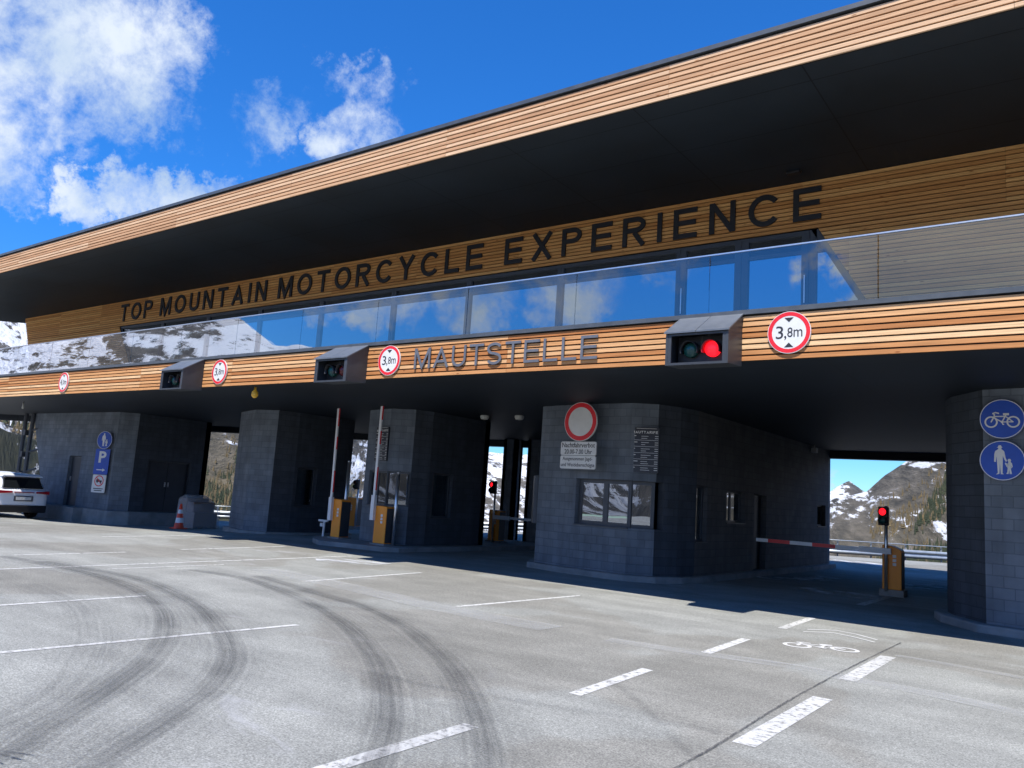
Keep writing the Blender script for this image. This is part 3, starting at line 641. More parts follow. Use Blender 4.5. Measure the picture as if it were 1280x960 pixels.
# curtain windows
fr = [wr0(5.5)-0, -24.8, -22.2, -19.6, -16.91, -14.17, -11.73, -9.19, -6.43, -5.2, -3.98, None]
for i in range(len(fr)-1):
    a = fr[i]; b = fr[i+1]
    l0, l1 = (wr0(ZF), wr0(ZT)) if i == 0 else (a, a)
    r0, r1 = (wr1(ZF), wr1(ZT)) if b is None else (b, b)
    f = MB(); t = .075; y0, y1 = YB+.05, YB+.15; zt = ZT-.005; zh = ZT-.36; zb = ZF+.02
    def xl(z): return l0+(l1-l0)*(z-ZF)/(ZT-ZF)
    def xr(z): return r0+(r1-r0)*(z-ZF)/(ZT-ZF)
    e = .003; wide = .13 if i in (8, 9, 10) else t
    slab(f, xl(zb)+e, xl(zb)+wide, xl(zt)+e, xl(zt)+wide, zb, zt, y0, y1)
    slab(f, xr(zb)-wide, xr(zb)-e, xr(zt)-wide, xr(zt)-e, zb, zt, y0, y1)
    slab(f, xl(zb)+wide, xr(zb)-wide, xl(zb+.1)+wide, xr(zb+.1)-wide, zb, zb+.1, y0+.002, y1-.002)
    slab(f, xl(zt-.08)+wide, xr(zt-.08)-wide, xl(zt)+wide, xr(zt)-wide, zt-.08, zt, y0+.002, y1-.002)
    slab(f, xl(zh-.06)+wide, xr(zh-.06)-wide, xl(zh)+wide, xr(zh)-wide, zh-.06, zh, y0+.002, y1-.002)
    wo = f.build('window', 'frame', B)
    p = MB(); slab(p, xl(zb)+wide*.9, xr(zb)-wide*.9, xl(zt)+wide*.9, xr(zt)-wide*.9, zb+.05, zt-.04, y0+.04, y0+.05); p.build('pane', 'winglass', wo)
    if i in (8, 9):
        hdl = MB(); hx = a+.18 if i == 8 else b-.10; hdl.box((a+.06 if i == 8 else b-.04-.03, y0-.05, 5.25), ((a+.075 if i == 8 else b-.055), y0-.035, 5.75)); hdl.build('handle', 'alu', wo)
# roof
ROOF = [(8, 10.06), (-28.6, 10.06), (-38.4, 12.5), (-36.36, 14.36), (-30.5, 19.2), (-19, 25.4), (8, 29.2)]
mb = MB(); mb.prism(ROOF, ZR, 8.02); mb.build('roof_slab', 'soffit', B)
boards(-28.6, 8, 10.0, 7.483, 7, .0765, .0235, 4.3, 2.2, depth=.03).build('roof_fascia_cladding', 'wood_roof', B)
mb = MB(); mb.box((-28.6, 10.03, 7.481), (8, 10.058, 8.02)); mb.build('roof_backing', 'plank', B)
mb = MB(); mb.box((-28.6, 9.965, 8.032), (8, 10.3, 8.10)); mb.prism([(8, 10.3), (-28.6, 10.3), (-28.65, 9.97), (-38.5, 12.42), (-36.4, 14.45), (-30.6, 19.3), (-19, 25.5), (8, 29.3)], 8.03, 8.098); mb.build('roof_edge_metal', 'coping', B)

LR = math.dist((-28.6, 10.0), (-38.4, 12.44)); lr = ((-28.6, 10.0), (-38.4, 12.44), -28.6, 10.0)
turned(boards(-28.6-LR, -28.6, 10.0, 7.483, 7, .0765, .0235, 4.3, 2.2, depth=.03), *lr).build('roof_fascia_cladding', 'wood_roof', B)
# lettering: word, photo x range
def arc(cx, cy, rx, ry, a0, a1, n=14): return [(cx+rx*math.cos(R_(a0+(a1-a0)*k/n)), cy+ry*math.sin(R_(a0+(a1-a0)*k/n))) for k in range(n+1)]
GL = {  # glyph: width / height, strokes on the stroke centre line in the box 0..w, 0..1 (h = half stroke)
 'T': (.83, lambda w, h: [[(0, 1-h), (w, 1-h)], [(w/2, 1-2*h), (w/2, 0)]]),
 'I': (.16, lambda w, h: [[(w/2, 0), (w/2, 1)]]),
 'L': (.73, lambda w, h: [[(h, 1), (h, h), (w, h)]]),
 'F': (.76, lambda w, h: [[(w, 1-h), (h, 1-h), (h, 0)], [(2*h, .5), (w*.9, .5)]]),
 'E': (.80, lambda w, h: [[(w, 1-h), (h, 1-h), (h, h), (w, h)], [(2*h, .52), (w*.94, .52)]]),
 'O': (1.0, lambda w, h: [arc(w/2, .5, w/2-h, .5-h, 90, 450, 40)]),
 'C': (.93, lambda w, h: [arc(w*.53, .5, w*.53-h, .5-h, 38, 322, 30)]),
 'U': (.83, lambda w, h: [[(h, 1), (h, .36)]+arc(w/2, .36, w/2-h, .36-h, 180, 360)[1:]+[(w-h, 1)]]),
 'P': (.80, lambda w, h: [[(h, 0), (h, 1-h), (w*.55, 1-h)]+arc(w*.55, .72, w*.45-h, .28-h, 90, -90)[1:]+[(2*h, .44+h)]]),
 'R': (.86, lambda w, h: [[(h, 0), (h, 1-h), (w*.55, 1-h)]+arc(w*.55, .73, w*.42-h, .27-h, 90, -90)[1:]+[(2*h, .46+h)], [(w*.5, .46), (w-h*1.1, 0)]]),
 'N': (.84, lambda w, h: [[(h, 0), (h, 1)], [(w-h, 0), (w-h, 1)], [(h*1.2, 1-h*.4), (w-h*1.2, h*.4)]]),
 'M': (1.02, lambda w, h: [[(h, 0), (h, 1)], [(w-h, 0), (w-h, 1)], [(h*1.25, 1-h*.4), (w/2, h*1.2), (w-h*1.25, 1-h*.4)]]),
 'A': (.95, lambda w, h: [[(h, 0), (w/2, 1-h*2.1), (w-h, 0)], [(w*.22, .3), (w*.78, .3)]]),
 'Y': (.90, lambda w, h: [[(h, 1), (w/2, .46), (w-h, 1)], [(w/2, .46), (w/2, 0)]]),
 'X': (.90, lambda w, h: [[(h, 0), (w-h, 1)], [(h, 1), (w-h, 0)]]),
 'S': (.82, lambda w, h: [arc(w/2, .75-h*.4, w/2-h, .25-h*.6, 25, 270, 18)+arc(w/2, .25+h*.4, w/2-h, .25-h*.6, 90, -155, 18)[1:]])}
def glyph(mb, P, ch, x, z, hgt, st, d0, d1):
    w_, fn = GL[ch]; h = st/2/hgt
    for si, pl in enumerate(fn(w_, h)):
        pts = [(x+a*hgt, z+b*hgt) for a, b in pl]; closed = math.dist(pts[0], pts[-1]) < 1e-6
        if closed: pts = pts[:-1]
        n = len(pts); o = len(mb.v); dd = d1+.0008*si; L_ = []
        for i, p in enumerate(pts):
            a = pts[i-1] if (i or closed) else None; b = pts[(i+1) % n] if (i < n-1 or closed) else None
            ns = []
            for u, v in ((a, p), (p, b)):
                if u is None or v is None: continue
                L = math.dist(u, v); ns.append((-(v[1]-u[1])/L, (v[0]-u[0])/L))
            if len(ns) == 2: mx_, my_ = ns[0][0]+ns[1][0], ns[0][1]+ns[1][1]; l = math.hypot(mx_, my_) or 1; mx_, my_ = mx_/l, my_/l; k = 1/max(.35, mx_*ns[0][0]+my_*ns[0][1])
            else: mx_, my_ = ns[0]; k = 1
            L_.append((p[0]+mx_*k*st/2, p[1]+my_*k*st/2)); L_.append((p[0]-mx_*k*st/2, p[1]-my_*k*st/2))
        mb.v += [P.p(*q, dd) for q in L_]+[P.p(*q, d0) for q in L_]; m2 = len(L_)
        for i in range(n if closed else n-1):
            a, b = 2*i, 2*((i+1) % n)
            mb.face((o+a, o+a+1, o+b+1, o+b)); mb.face((o+a+1, o+m2+a+1, o+m2+b+1, o+b+1)); mb.face((o+a, o+b, o+m2+b, o+m2+a))
        if not closed:
            mb.face((o, o+m2, o+m2+1, o+1)); e = o+2*(n-1); mb.face((e, e+1, e+m2+1, e+m2))
def lettering(name, label, words, y, z0, z1, matn, st, dep):
    o = thing(name, label, 'sign lettering', ((words[0][1]+words[-1][2])/2, y, z0)); P = Plane((0, y, 0), (1, 0, 0)); hg = z1-z0
    for wd, xa, xb in words:
        ws = [GL[c][0]*hg for c in wd]; gap = (xb-xa-sum(ws))/(len(wd)-1); x = xa
        for ch, wch in zip(wd, ws):
            m_ = MB(); glyph(m_, P, ch, x, z0, hg, st, 0, dep); m_.build('letter', matn, o); x += wch+gap
    return o
lettering('lettering_sign', 'large black capital letters reading TOP MOUNTAIN MOTORCYCLE EXPERIENCE on the upper wood wall', [('TOP', -27.46, -25.44), ('MOUNTAIN', -24.92, -19.30), ('MOTORCYCLE', -18.76, -11.32), ('EXPERIENCE', -10.68, -3.76)], YB-.008, 6.735, 7.34, 'letter', .098, .03)
lettering('lettering_sign', 'grey capital letters reading MAUTSTELLE on the lower wood fascia', [('MAUTSTELLE', -10.55, -6.50)], 11.072, 3.87, 4.27, 'letter_grey', .048, .018)

# ------------------------------------------------------------ booths
BK = 'block'
def offset_poly(pts, d):
    n = len(pts); out = []
    for i in range(n):
        a, b, c = Vector(pts[i-1]), Vector(pts[i]), Vector(pts[(i+1) % n])
        d1, d2 = (b-a).normalized(), (c-b).normalized(); n1, n2 = Vector((d1.y, -d1.x)), Vector((d2.y, -d2.x))
        h = (n1+n2).normalized(); out.append(tuple(b+h*d/max(.4, h.dot(n1))))
    return out
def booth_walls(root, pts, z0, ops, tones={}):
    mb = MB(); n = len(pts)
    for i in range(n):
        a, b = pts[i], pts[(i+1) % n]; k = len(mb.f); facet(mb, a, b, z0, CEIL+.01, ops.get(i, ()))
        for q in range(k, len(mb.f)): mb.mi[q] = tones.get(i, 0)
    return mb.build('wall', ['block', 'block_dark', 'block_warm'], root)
# right-hand booth in the middle of the picture
P3 = [(-10.9, 16.2), (-10.5, 15.5), (-9.4, 15.24), (-7.98, 15.17), (-7.5, 15.47), (-7.22, 16.0), (-7.08, 16.6), (-6.98, 27.1), (-10.9, 27.1)]
def ulen(p, q): return math.dist(p, q)
b3 = thing('toll_booth', 'largest dark block toll booth with three-pane front window, under the red-ringed round sign', 'toll booth', (-9, 20, 0), 'toll booths under the terrace')
L2 = ulen(P3[2], P3[3]); L3 = ulen(P3[3], P3[4])
ops = {2: [(.08, L2, 1.08, 2.07)], 3: [(0, L3, 1.08, 2.07)], 4: [(0, .22, 1.08, 2.07)],
       6: [(-.0+.02, .62, .86, 2.08), (1.75, 2.95, 1.30, 2.05), (3.6, 4.5, .14, 2.03), (9.1, 10.0, 1.3, 1.95)]}
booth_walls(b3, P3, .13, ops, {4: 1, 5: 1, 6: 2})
window(b3, P3[2], P3[3], .08, L2-.003, 1.08, 2.07, (.78,), rec=.13, fwid=.085, glass='boothglass2', label='front window pane pair reflecting snowy slopes')
window(b3, P3[3], P3[4], .003, L3-.003, 1.08, 2.07, (), rec=.13, fwid=.075, sill=False, glass='boothglass2')
window(b3, P3[6], P3[7], .02, .62, .86, 2.08, (), rec=.1); window(b3, P3[6], P3[7], 1.75, 2.95, 1.30, 2.05, (.0+2.3,), rec=.12)
window(b3, P3[6], P3[7], 9.1, 10.0, 1.3, 1.95, (), rec=.12)
def door(parent, p0, p1, u0, u1, z0, z1, rec=.14, double=False):
    p0, p1 = Vector((*p0, 0)), Vector((*p1, 0)); d = (p1-p0).normalized(); n = Vector((-d.y, d.x, 0))
    m_ = MB()
    def bx(mb, a, b, za, zb, o0, o1):
        q = [p0+d*a+n*o0, p0+d*b+n*o0, p0+d*b+n*o1, p0+d*a+n*o1]; mb.hexa([v+Z3*za for v in q]+[v+Z3*zb for v in q])
    if double:
        mid = (u0+u1)/2; bx(m_, u0+.03, mid-.01, z0+.01, z1-.05, rec, rec+.05); bx(m_, mid+.01, u1-.03, z0+.01, z1-.05, rec, rec+.05)
    else: bx(m_, u0+.04, u1-.04, z0+.01, z1-.04, rec, rec+.05)
    o = m_.build('door', 'door', parent)
    f = MB(); e = .002
    bx(f, u0+e, u0+.035, z0+e, z1-e, rec-.01, rec+.06); bx(f, u1-.035, u1-e, z0+e, z1-e, rec-.01, rec+.06); bx(f, u0+.035, u1-.035, z1-.045, z1-e, rec-.01, rec+.06); f.build('door_frame', 'frame', o)
    for uu in ([mid-.08, mid+.05] if double else [u0+.1]):
        h = MB(); bx(h, uu, uu+.03, z0+.95, z0+1.12, rec-.05, rec-.003); h.build('handle', 'alu', o)
    return o
door(b3, P3[6], P3[7], 3.6, 4.5, .14, 2.03)
mb = MB(); mb.prism(offset_poly(P3, .16), -.02, .128); mb.build('plinth', 'concrete', b3, bevel=.02)
mb = MB(); facet(mb, (-10.98, 15.98), (-10.62, 15.52), 1.0, 2.1, th=.2); mb.build('window_bay', 'frame', b3)
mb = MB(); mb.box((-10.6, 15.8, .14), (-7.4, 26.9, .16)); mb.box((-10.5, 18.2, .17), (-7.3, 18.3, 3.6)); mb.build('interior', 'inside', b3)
# booth with the raised barrier in front
P2 = [(-16.75, 16.1), (-16.45, 15.65), (-15.35, 15.38), (-14.75, 15.7), (-14.55, 16.2), (-14.55, 18.75), (-16.75, 18.75)]
b2 = thing('toll_booth', 'dark block toll booth behind the raised barrier on its own kerbed island', 'toll booth', (-15.6, 17, 0), 'toll booths under the terrace')
l1 = ulen(P2[1], P2[2]); l2 = ulen(P2[2], P2[3])
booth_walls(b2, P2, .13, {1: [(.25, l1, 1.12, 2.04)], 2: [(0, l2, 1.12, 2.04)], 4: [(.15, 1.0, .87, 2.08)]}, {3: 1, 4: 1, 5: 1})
window(b2, P2[1], P2[2], .25, l1-.003, 1.12, 2.04, (.62,), rec=.06); window(b2, P2[2], P2[3], .003, l2-.003, 1.12, 2.04, (), rec=.06, sill=False)
window(b2, P2[4], P2[5], .15, 1.0, .87, 2.08, (.0+.3,), rec=.1)
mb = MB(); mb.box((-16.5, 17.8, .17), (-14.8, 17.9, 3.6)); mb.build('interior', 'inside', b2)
mb = MB(); mb.box((-15.1, 16.72, .9), (-15.07, 17.1, 2.1)); mb.build('blind', 'blind', b2)
ISL = [(-17.75, 15.2), (-17.3, 14.75), (-16.5, 14.25), (-14.5, 14.62), (-14.2, 14.9), (-14.05, 22.4), (-17.6, 22.4)]
mb = MB(); mb.prism(ISL, -.05, .12); o = mb.build('kerb_island', 'concrete', bevel=.02); o['kind'] = 'structure'
# left pillar booth
P1 = [(-22.45, 18.2), (-22.35, 15.6), (-20.95, 15.12), (-20.1, 15.35), (-19.9, 16.0), (-19.75, 18.15)]
b1 = thing('toll_booth', 'narrow dark block booth between the orange cone and the first raised barrier', 'toll booth', (-21, 16.6, -.1), 'toll booths under the terrace')
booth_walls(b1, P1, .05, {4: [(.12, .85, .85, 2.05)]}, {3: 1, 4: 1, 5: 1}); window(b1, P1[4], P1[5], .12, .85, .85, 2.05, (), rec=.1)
mb = MB(); mb.prism(offset_poly(P1, .15), -.25, .06); mb.build('plinth', 'concrete', b1, bevel=.02)
mb = MB(); mb.box((-22.2, 17.0, .07), (-20.05, 17.1, 3.6)); mb.build('interior', 'inside', b1)
# right-hand pier
P4 = [(-2.12, 28.0), (-2.1, 15.6), (-1.95, 15.15), (-1.42, 14.42), (0.6, 14.05), (4, 14.1), (4, 28.0)]
b4 = thing('block_wall', 'dark block wall at the right end carrying two round blue signs', 'wall', (0, 20, 0))
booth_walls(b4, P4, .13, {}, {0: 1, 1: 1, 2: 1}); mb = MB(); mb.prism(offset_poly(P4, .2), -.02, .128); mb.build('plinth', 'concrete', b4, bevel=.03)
# left wing
wg = thing('block_wing', 'long dark block wing at the far left with a steel door and parking signs', 'building wing', (-32, 16.5, -.3))
mb = MB(); zc = CEIL+.01; ZW = .14
facet(mb, (-31.35, 15.07), (-28.95, 15.07), ZW, zc); facet(mb, (-32.3, 15.07), (-31.35, 15.07), 2.04, zc)
slab(mb, -34.0, -32.3, -35.9, -32.3, ZW, zc, 15.07, 15.29)
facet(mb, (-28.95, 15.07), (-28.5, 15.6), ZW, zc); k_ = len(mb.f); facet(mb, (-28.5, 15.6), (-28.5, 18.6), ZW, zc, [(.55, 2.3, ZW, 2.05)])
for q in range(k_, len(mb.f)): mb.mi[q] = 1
k_ = len(mb.f)
facet(mb, (-28.5, 18.6), (-33.5, 18.6), ZW, zc)
slab(mb, -34.0, -33.8, -35.9, -35.7, ZW, zc, 15.292, 18.6)
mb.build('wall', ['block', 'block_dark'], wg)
door(wg, (-32.3, 15.07), (-31.35, 15.07), 0, .95, ZW, 2.03, rec=.12)
door(wg, (-28.5, 15.6), (-28.5, 18.6), .55, 2.3, ZW, 2.05, rec=.12, double=True)
mb = MB(); mb.prism([(-34.6, 14.9), (-30.4, 14.55), (-30.35, 14.9), (-28.7, 14.93), (-28.2, 15.5), (-28.25, 18.8), (-34.6, 18.8)], -.7, ZW-.003); mb.build('plinth', 'concrete', wg, bevel=.02)
mb = MB(); mb.box((-33, 17.4, .15), (-28.8, 17.5, 3.6)); mb.build('interior', 'inside', wg)
mb = MB()
for x in (-36.4, -35.75): mb.tube([(x, 15.0, -.6), (x, 15.0, 3.74)], .085)
for z in (1.2, 2.0, 2.9): mb.tube([(-36.4, 15.0, z), (-35.75, 15.0, z+.1), (-35.2, 15.15, z+.25)], .045); mb.box((-36.15, 14.85, z-.1), (-35.95, 15.05, z+.12))
tag(mb.build('drainpipe', 'metal_dark'), 'pair of dark downpipes with brackets at the far left corner', 'drainpipe')
# rear piers
def pier(pts, z, label):
    mb = MB()
    for i in range(len(pts)): facet(mb, pts[i], pts[(i+1) % len(pts)], -.1, CEIL+.005, th=.15)
    tag(mb.build('pier', BK), label, 'pier')
xa = fy(627, 600, 24.2).x; xb = fy(643.5, 600, 24.2).x
pier([(xa, 24.2), (xb, 24.2), (xb, 24.6), (xa, 24.6)], 0, 'slim dark pier between the two narrow rear openings')
xa = fy(657.5, 600, 24.2).x
pier([(xa, 24.2), (-13.6, 24.2), (-13.6, 24.6), (xa, 24.6)], 0, 'wide dark rear pier beside the large middle booth')

# ------------------------------------------------------------ signal housings
def sig_housing(x0, label, red, group='signal housings on the lower fascia'):
    W = .95; r = thing('signal_housing', label, 'traffic light', (x0+W/2, 10.8, 3.8), group); x1 = x0+W
    yf, yk = 10.55, 11.088; zb0, zt0, zb1, zt1 = 3.60, 4.08, 3.64, 4.41
    m_ = MB(); t = .035
    slabyz = lambda a, b, pts: m_.hexa([(a, pts[0][0], pts[0][1]), (b, pts[0][0], pts[0][1]), (b, pts[1][0], pts[1][1]), (a, pts[1][0], pts[1][1]), (a, pts[3][0], pts[3][1]), (b, pts[3][0], pts[3][1]), (b, pts[2][0], pts[2][1]), (a, pts[2][0], pts[2][1])])
    slabyz(x0, x0+t, [(yf, zb0), (yk, zb1), (yk, zt1), (yf, zt0)]); slabyz(x1-t, x1, [(yf, zb0), (yk, zb1), (yk, zt1), (yf, zt0)])
    slabyz(x0+t, x1-t, [(yf, zb0), (yk, zb1), (yk, zb1+t), (yf, zb0+t)])
    m_.box((x0+t, yk-.03, zb1+t), (x1-t, yk-.002, zt1-.04))
    m_.build('shell', 'metal_dark', r)
    m_ = MB(); q = .0
    for a, b in ((x0-.02, x0+W/2-.004), (x0+W/2+.004, x1+.02)):
        m_.hexa([(a, yf-.03, zt0-.012), (b, yf-.03, zt0-.012), (b, yk, zt1+.001), (a, yk, zt1+.001), (a, yf-.03, zt0+.012), (b, yf-.03, zt0+.012), (b, yk, zt1+.024), (a, yk, zt1+.024)])
    m_.build('roof_plate', 'metal_roof', r)
    m_ = MB(); zt_ = zt0-.045
    m_.box((x0+t, yf+.004, zt_), (x1-t, yf+.03, zt0-.013)); m_.box((x0+t, yf+.004, zb0+t), (x0+.085, yf+.03, zt_)); m_.box((x1-.085, yf+.004, zb0+t), (x1-t, yf+.03, zt_))
    m_.build('front_frame', 'metal_dark', r)
    m_ = MB(); m_.box((x0+.09, 10.80, 3.66), (x1-.09, 10.86, 4.06)); m_.build('signal_back', 'black', r)
    for cx, on, off, nm in ((x0+.31, 'green_off', 'black', 'green_lamp'), (x0+.64, 'red_on' if red else 'red_off', 'visorglow' if red else 'black', 'red_lamp')):
        m_ = MB(); m_.lathe([(.0, .055), (.06, .048), (.10, .02), (.112, 0), (.112, -.1)], (cx, 10.74, 3.85), 28, axis=(0, -1, -.1)); lp = m_.build(nm, on, r, smooth=True)
        m_ = MB(); seg = 20; o_ = 0
        for s_ in range(seg+1):
            a = R_(-20)+R_(220)*s_/seg
            for rr in (.125, .132):
                for (yy, dz) in ((10.80, 0), (10.60+.05*abs(math.cos(a)), -.015)): m_.v.append(Vector((cx+rr*math.cos(a), yy, 3.85+dz+rr*math.sin(a))))
        for s_ in range(seg):
            b_ = s_*4; c_ = b_+4
            for i_, j_ in ((0, 1), (3, 2), (1, 3), (2, 0)): m_.face((b_+i_, b_+j_, c_+j_, c_+i_))
        m_.build('visor', off, lp, smooth=True)
    return r
sig_housing(-5.05, 'dark signal housing with a bright red lamp lit, right of the MAUTSTELLE letters', True)
sig_housing(-12.82, 'dark unlit signal housing just left of the MAUTSTELLE letters and second height sign', False)
sig_housing(-18.55, 'smallest dark unlit signal housing, farthest left on the wood fascia', False)

# ------------------------------------------------------------ signs
def height_sign(x, z, r, txt, label):
    P = Plane((x, 11.05, z), (1, 0, 0)); o = thing('height_limit_sign', label, 'road sign', (x, 11.05, z), 'height limit signs on the fascia')
    m_ = MB(); P.disc(m_, 0, 0, r, -.03, -.004, 0); m_.build('plate', 'signwhite', o)
    m_ = MB(); P.ring(m_, 0, 0, r*.79, r*.975, -.002); m_.build('red_ring', 'red', o)
    m_ = MB(); a = r*.72
    m_.v += [P.p(-a*.30, a*.98, -.001), P.p(a*.30, a*.98, -.001), P.p(0, a*.68, -.001)]; m_.face((0, 2, 1))
    m_.v += [P.p(-a*.30, -a*.98, -.001), P.p(a*.30, -a*.98, -.001), P.p(0, -a*.68, -.001)]; m_.face((3, 4, 5))
    P.text(m_, txt[0], -a*.84, -a*.36, -a*.40, a*.44, -.0015, -.001, 0, .0)
    P.text(m_, ',', -a*.30, -a*.16, -a*.50, -a*.22, -.0015, -.001); P.text(m_, txt[1], -a*.10, a*.24, -a*.32, a*.32, -.0015, -.001); P.text(m_, 'm', a*.30, a*.86, -a*.32, a*.16, -.0015, -.001)
    m_.build('inscription', 'ink', o)
height_sign(-3.42, 4.09, .30, '38', 'largest round height sign reading 3,8m, right of the lit red signal')
height_sign(-11.23, 4.07, .30, '38', 'round height sign reading 3,8m directly left of the MAUTSTELLE letters')
height_sign(-16.9, 4.07, .30, '38', 'round height sign reading 3,8m right of the smallest signal housing')
height_sign(-24.73, 4.07, .30, '40', 'smallest round height sign reading 4,0m, farthest left on the fascia')

def bike(P, m_, s, w, d):       # bicycle about 2.0 s wide, handlebar on the left
    for cx in (-.62*s, .62*s): P.ring(m_, cx, -.2*s, .33*s-w/2, .33*s+w/2, d)
    hb = (-.42*s, .28*s)
    P.stroke(m_, [(-.62*s, -.2*s), (-.45*s, .14*s), hb], w*.8, d); P.stroke(m_, [hb, (-.52*s, .36*s), (-.36*s, .42*s), (-.18*s, .36*s)], w*.8, d)
    P.stroke(m_, [(-.45*s, .16*s), (.18*s, .16*s)], w*.8, d+.0003); P.stroke(m_, [(-.47*s, .08*s), (0, -.2*s), (.18*s, .16*s)], w*.8, d+.0006)
    P.stroke(m_, [(0, -.2*s), (.62*s, -.2*s), (.2*s, .16*s)], w*.7, d+.0009); P.stroke(m_, [(.18*s, .16*s), (.23*s, .28*s)], w*.8, d+.0012)
    P.stroke(m_, [(.1*s, .3*s), (.36*s, .3*s)], w*1.5, d+.0015); P.stroke(m_, [(0, -.2*s), (.05*s, -.36*s), (.1*s, -.36*s)], w*.7, d+.0018)
    P.disc(m_, 0, -.2*s, .08*s, d, d+.002, seg=16)
MAN = [(-.12, .62), (-.06, .66), (-.06, .74), (-.13, .74), (-.07, .78), (-.04, .86), (.06, .86), (.09, .78), (.14, .76), (.08, .73), (.08, .66), (.13, .62), (.2, .55), (.26, .2), (.32, .05), (.26, .02), (.2, .14), (.13, .32), (.13, .1), (.11, -.55), (.16, -.62), (.03, -.62), (.0, -.02), (-.03, -.6), (-.18, -.64), (-.1, -.55), (-.13, .1), (-.15, .3), (-.18, .0), (-.26, .02), (-.24, .4), (-.2, .56)]
KID = [(.38, .0), (.34, .08), (.37, .16), (.45, .17), (.5, .1), (.47, .01), (.53, -.05), (.56, -.22), (.5, -.32), (.49, -.3), (.5, -.2), (.48, -.16), (.48, -.36), (.52, -.6), (.42, -.6), (.41, -.38), (.37, -.6), (.27, -.6), (.32, -.5), (.34, -.3), (.35, -.14), (.3, -.12), (.24, -.02), (.22, -.06), (.28, -.22), (.35, -.2), (.35, -.05)]
def blue_round(pos, u, r, kind, label):
    P = Plane(pos, u); o = thing('mandatory_sign', label, 'road sign', pos)
    m_ = MB(); P.disc(m_, 0, 0, r, -.02, 0); m_.build('plate', 'blue', o)
    m_ = MB(); P.ring(m_, 0, 0, r*.955, r*.99, .002)
    if kind == 'bike': bike(P, m_, r*.78, r*.075, .003)
    else:
        for pg in (MAN, KID): P.poly(m_, [((x-.1)*r*.98, (y-.08)*r*.98) for x, y in pg], .001, .004)
    m_.build('symbol', 'signwhite', o)
blue_round((-1.15, 14.28, 3.24), (1, -.09, 0), .305, 'bike', 'round blue sign with a white bicycle, upper of two on the right wall')
blue_round((-1.16, 14.28, 2.60), (1, -.09, 0), .305, 'man', 'round blue sign with white adult and child, lower of two on the right wall')
SU = (.93, .37, 0)
blue_round((-29.38, 14.86, 2.66), SU, .325, 'man', 'round blue pedestrian sign at far left above the parking sign')
def rrect(w, h, r, n=4):
    pts = []
    for cx, cy, a0 in ((w/2-r, h/2-r, 0), (-w/2+r, h/2-r, 90), (-w/2+r, -h/2+r, 180), (w/2-r, -h/2+r, 270)):
        for i in range(n+1): a = R_(a0+90*i/n); pts.append((cx+r*math.cos(a), cy+r*math.sin(a)))
    return pts
P = Plane((-29.38, 14.86, 1.87), SU); o = thing('parking_sign', 'blue rectangular parking sign with white P and arrow at far left', 'road sign', (-29.38, 14.86, 1.87))
m_ = MB(); P.poly(m_, rrect(.62, .92, .03), -.02, 0); m_.build('plate', 'blue', o)
m_ = MB(); P.text(m_, 'P', -.14, .17, -.04, .38, .0, .003, 0, .03); P.stroke(m_, [(-.17, -.3), (.1, -.3)], .035, .002); m_.v += [P.p(.08, -.24, .0025), P.p(.08, -.36, .0025), P.p(.2, -.3, .0025)]; m_.face((len(m_.v)-3, len(m_.v)-2, len(m_.v)-1)); m_.build('symbol', 'signwhite', o)
P = Plane((-29.38, 14.86, 1.07), SU); o = thing('no_trailer_sign', 'white plate with red-ringed vehicle ban below the parking sign', 'road sign', (-29.38, 14.86, 1.07))
m_ = MB(); P.poly(m_, rrect(.58, .64, .03), -.02, 0); m_.build('plate', 'signwhite', o)
m_ = MB(); P.ring(m_, 0, .1, .165, .2, .002); P.stroke(m_, [(-.12, .22), (.12, -.02)], .03, .0035); m_.build('ring', 'red', o)
m_ = MB(); P.poly(m_, [(-.12, .06), (-.12, .15), (-.02, .17), (.04, .12), (.12, .12), (.12, .06)], 0, .003); P.disc(m_, -.07, .05, .025, 0, .004, seg=12); P.disc(m_, .08, .05, .025, 0, .004, seg=12)
P.stroke(m_, [(-.2, -.18), (.2, -.18)], .03, .002); P.stroke(m_, [(-.16, -.25), (.16, -.25)], .03, .002); m_.build('symbol', 'ink', o)
# no vehicles sign + plates
NU = (1, -.06, 0)
P = Plane((-9.06, 14.85, 3.285), NU); o = thing('no_vehicles_sign', 'large round sign with red ring and empty white centre on the middle booth', 'road sign', (-9.06, 14.85, 3.285))
m_ = MB(); P.disc(m_, 0, 0, .428, -.04, 0); m_.build('plate', 'signwhite', o)
m_ = MB(); P.ring(m_, 0, 0, .318, .416, .002); m_.build('red_ring', 'red', o)
for dx in (-.2, .2):
    m_ = MB(); m_.tube([P.p(dx, 0, -.041), P.p(dx, 0, -.36)], .02); m_.build('bracket', 'alu', o)
def text_plate(z, h, lines, label, wts):
    P = Plane((-9.08, 14.85, z), NU); o = thing('text_plate', label, 'sign plate', (-9.08, 14.85, z))
    for dx in (-.2, .2):
        m_ = MB(); m_.tube([P.p(dx, 0, -.031), P.p(dx, 0, -.36)], .018); m_.build('bracket', 'alu', o)
    m_ = MB(); P.poly(m_, rrect(.93, h, .04), -.03, 0); m_.build('plate', 'signwhite', o)
    m_ = MB()
    for (t, a, b, c, d_), wt in zip(lines, wts): P.text(m_, t, a, b, c, d_, 0, .003, 0, wt)
    m_.build('inscription', 'ink', o)
text_plate(2.70, .295, [('Nachtfahrverbot', -.43, .43, .02, .125), ('20.00-7.00 Uhr', -.36, .36, -.12, -.02)], 'white plate reading Nachtfahrverbot 20.00-7.00 Uhr below the round sign', (.007, .007))
text_plate(2.40, .285, [('Ausgenommen Jagd-', -.40, .38, .015, .115), ('und Weideberechtigte', -.44, .44, -.12, -.015)], 'white plate reading Ausgenommen Jagd- und Weideberechtigte, lowest of the plates', (.003, .003))
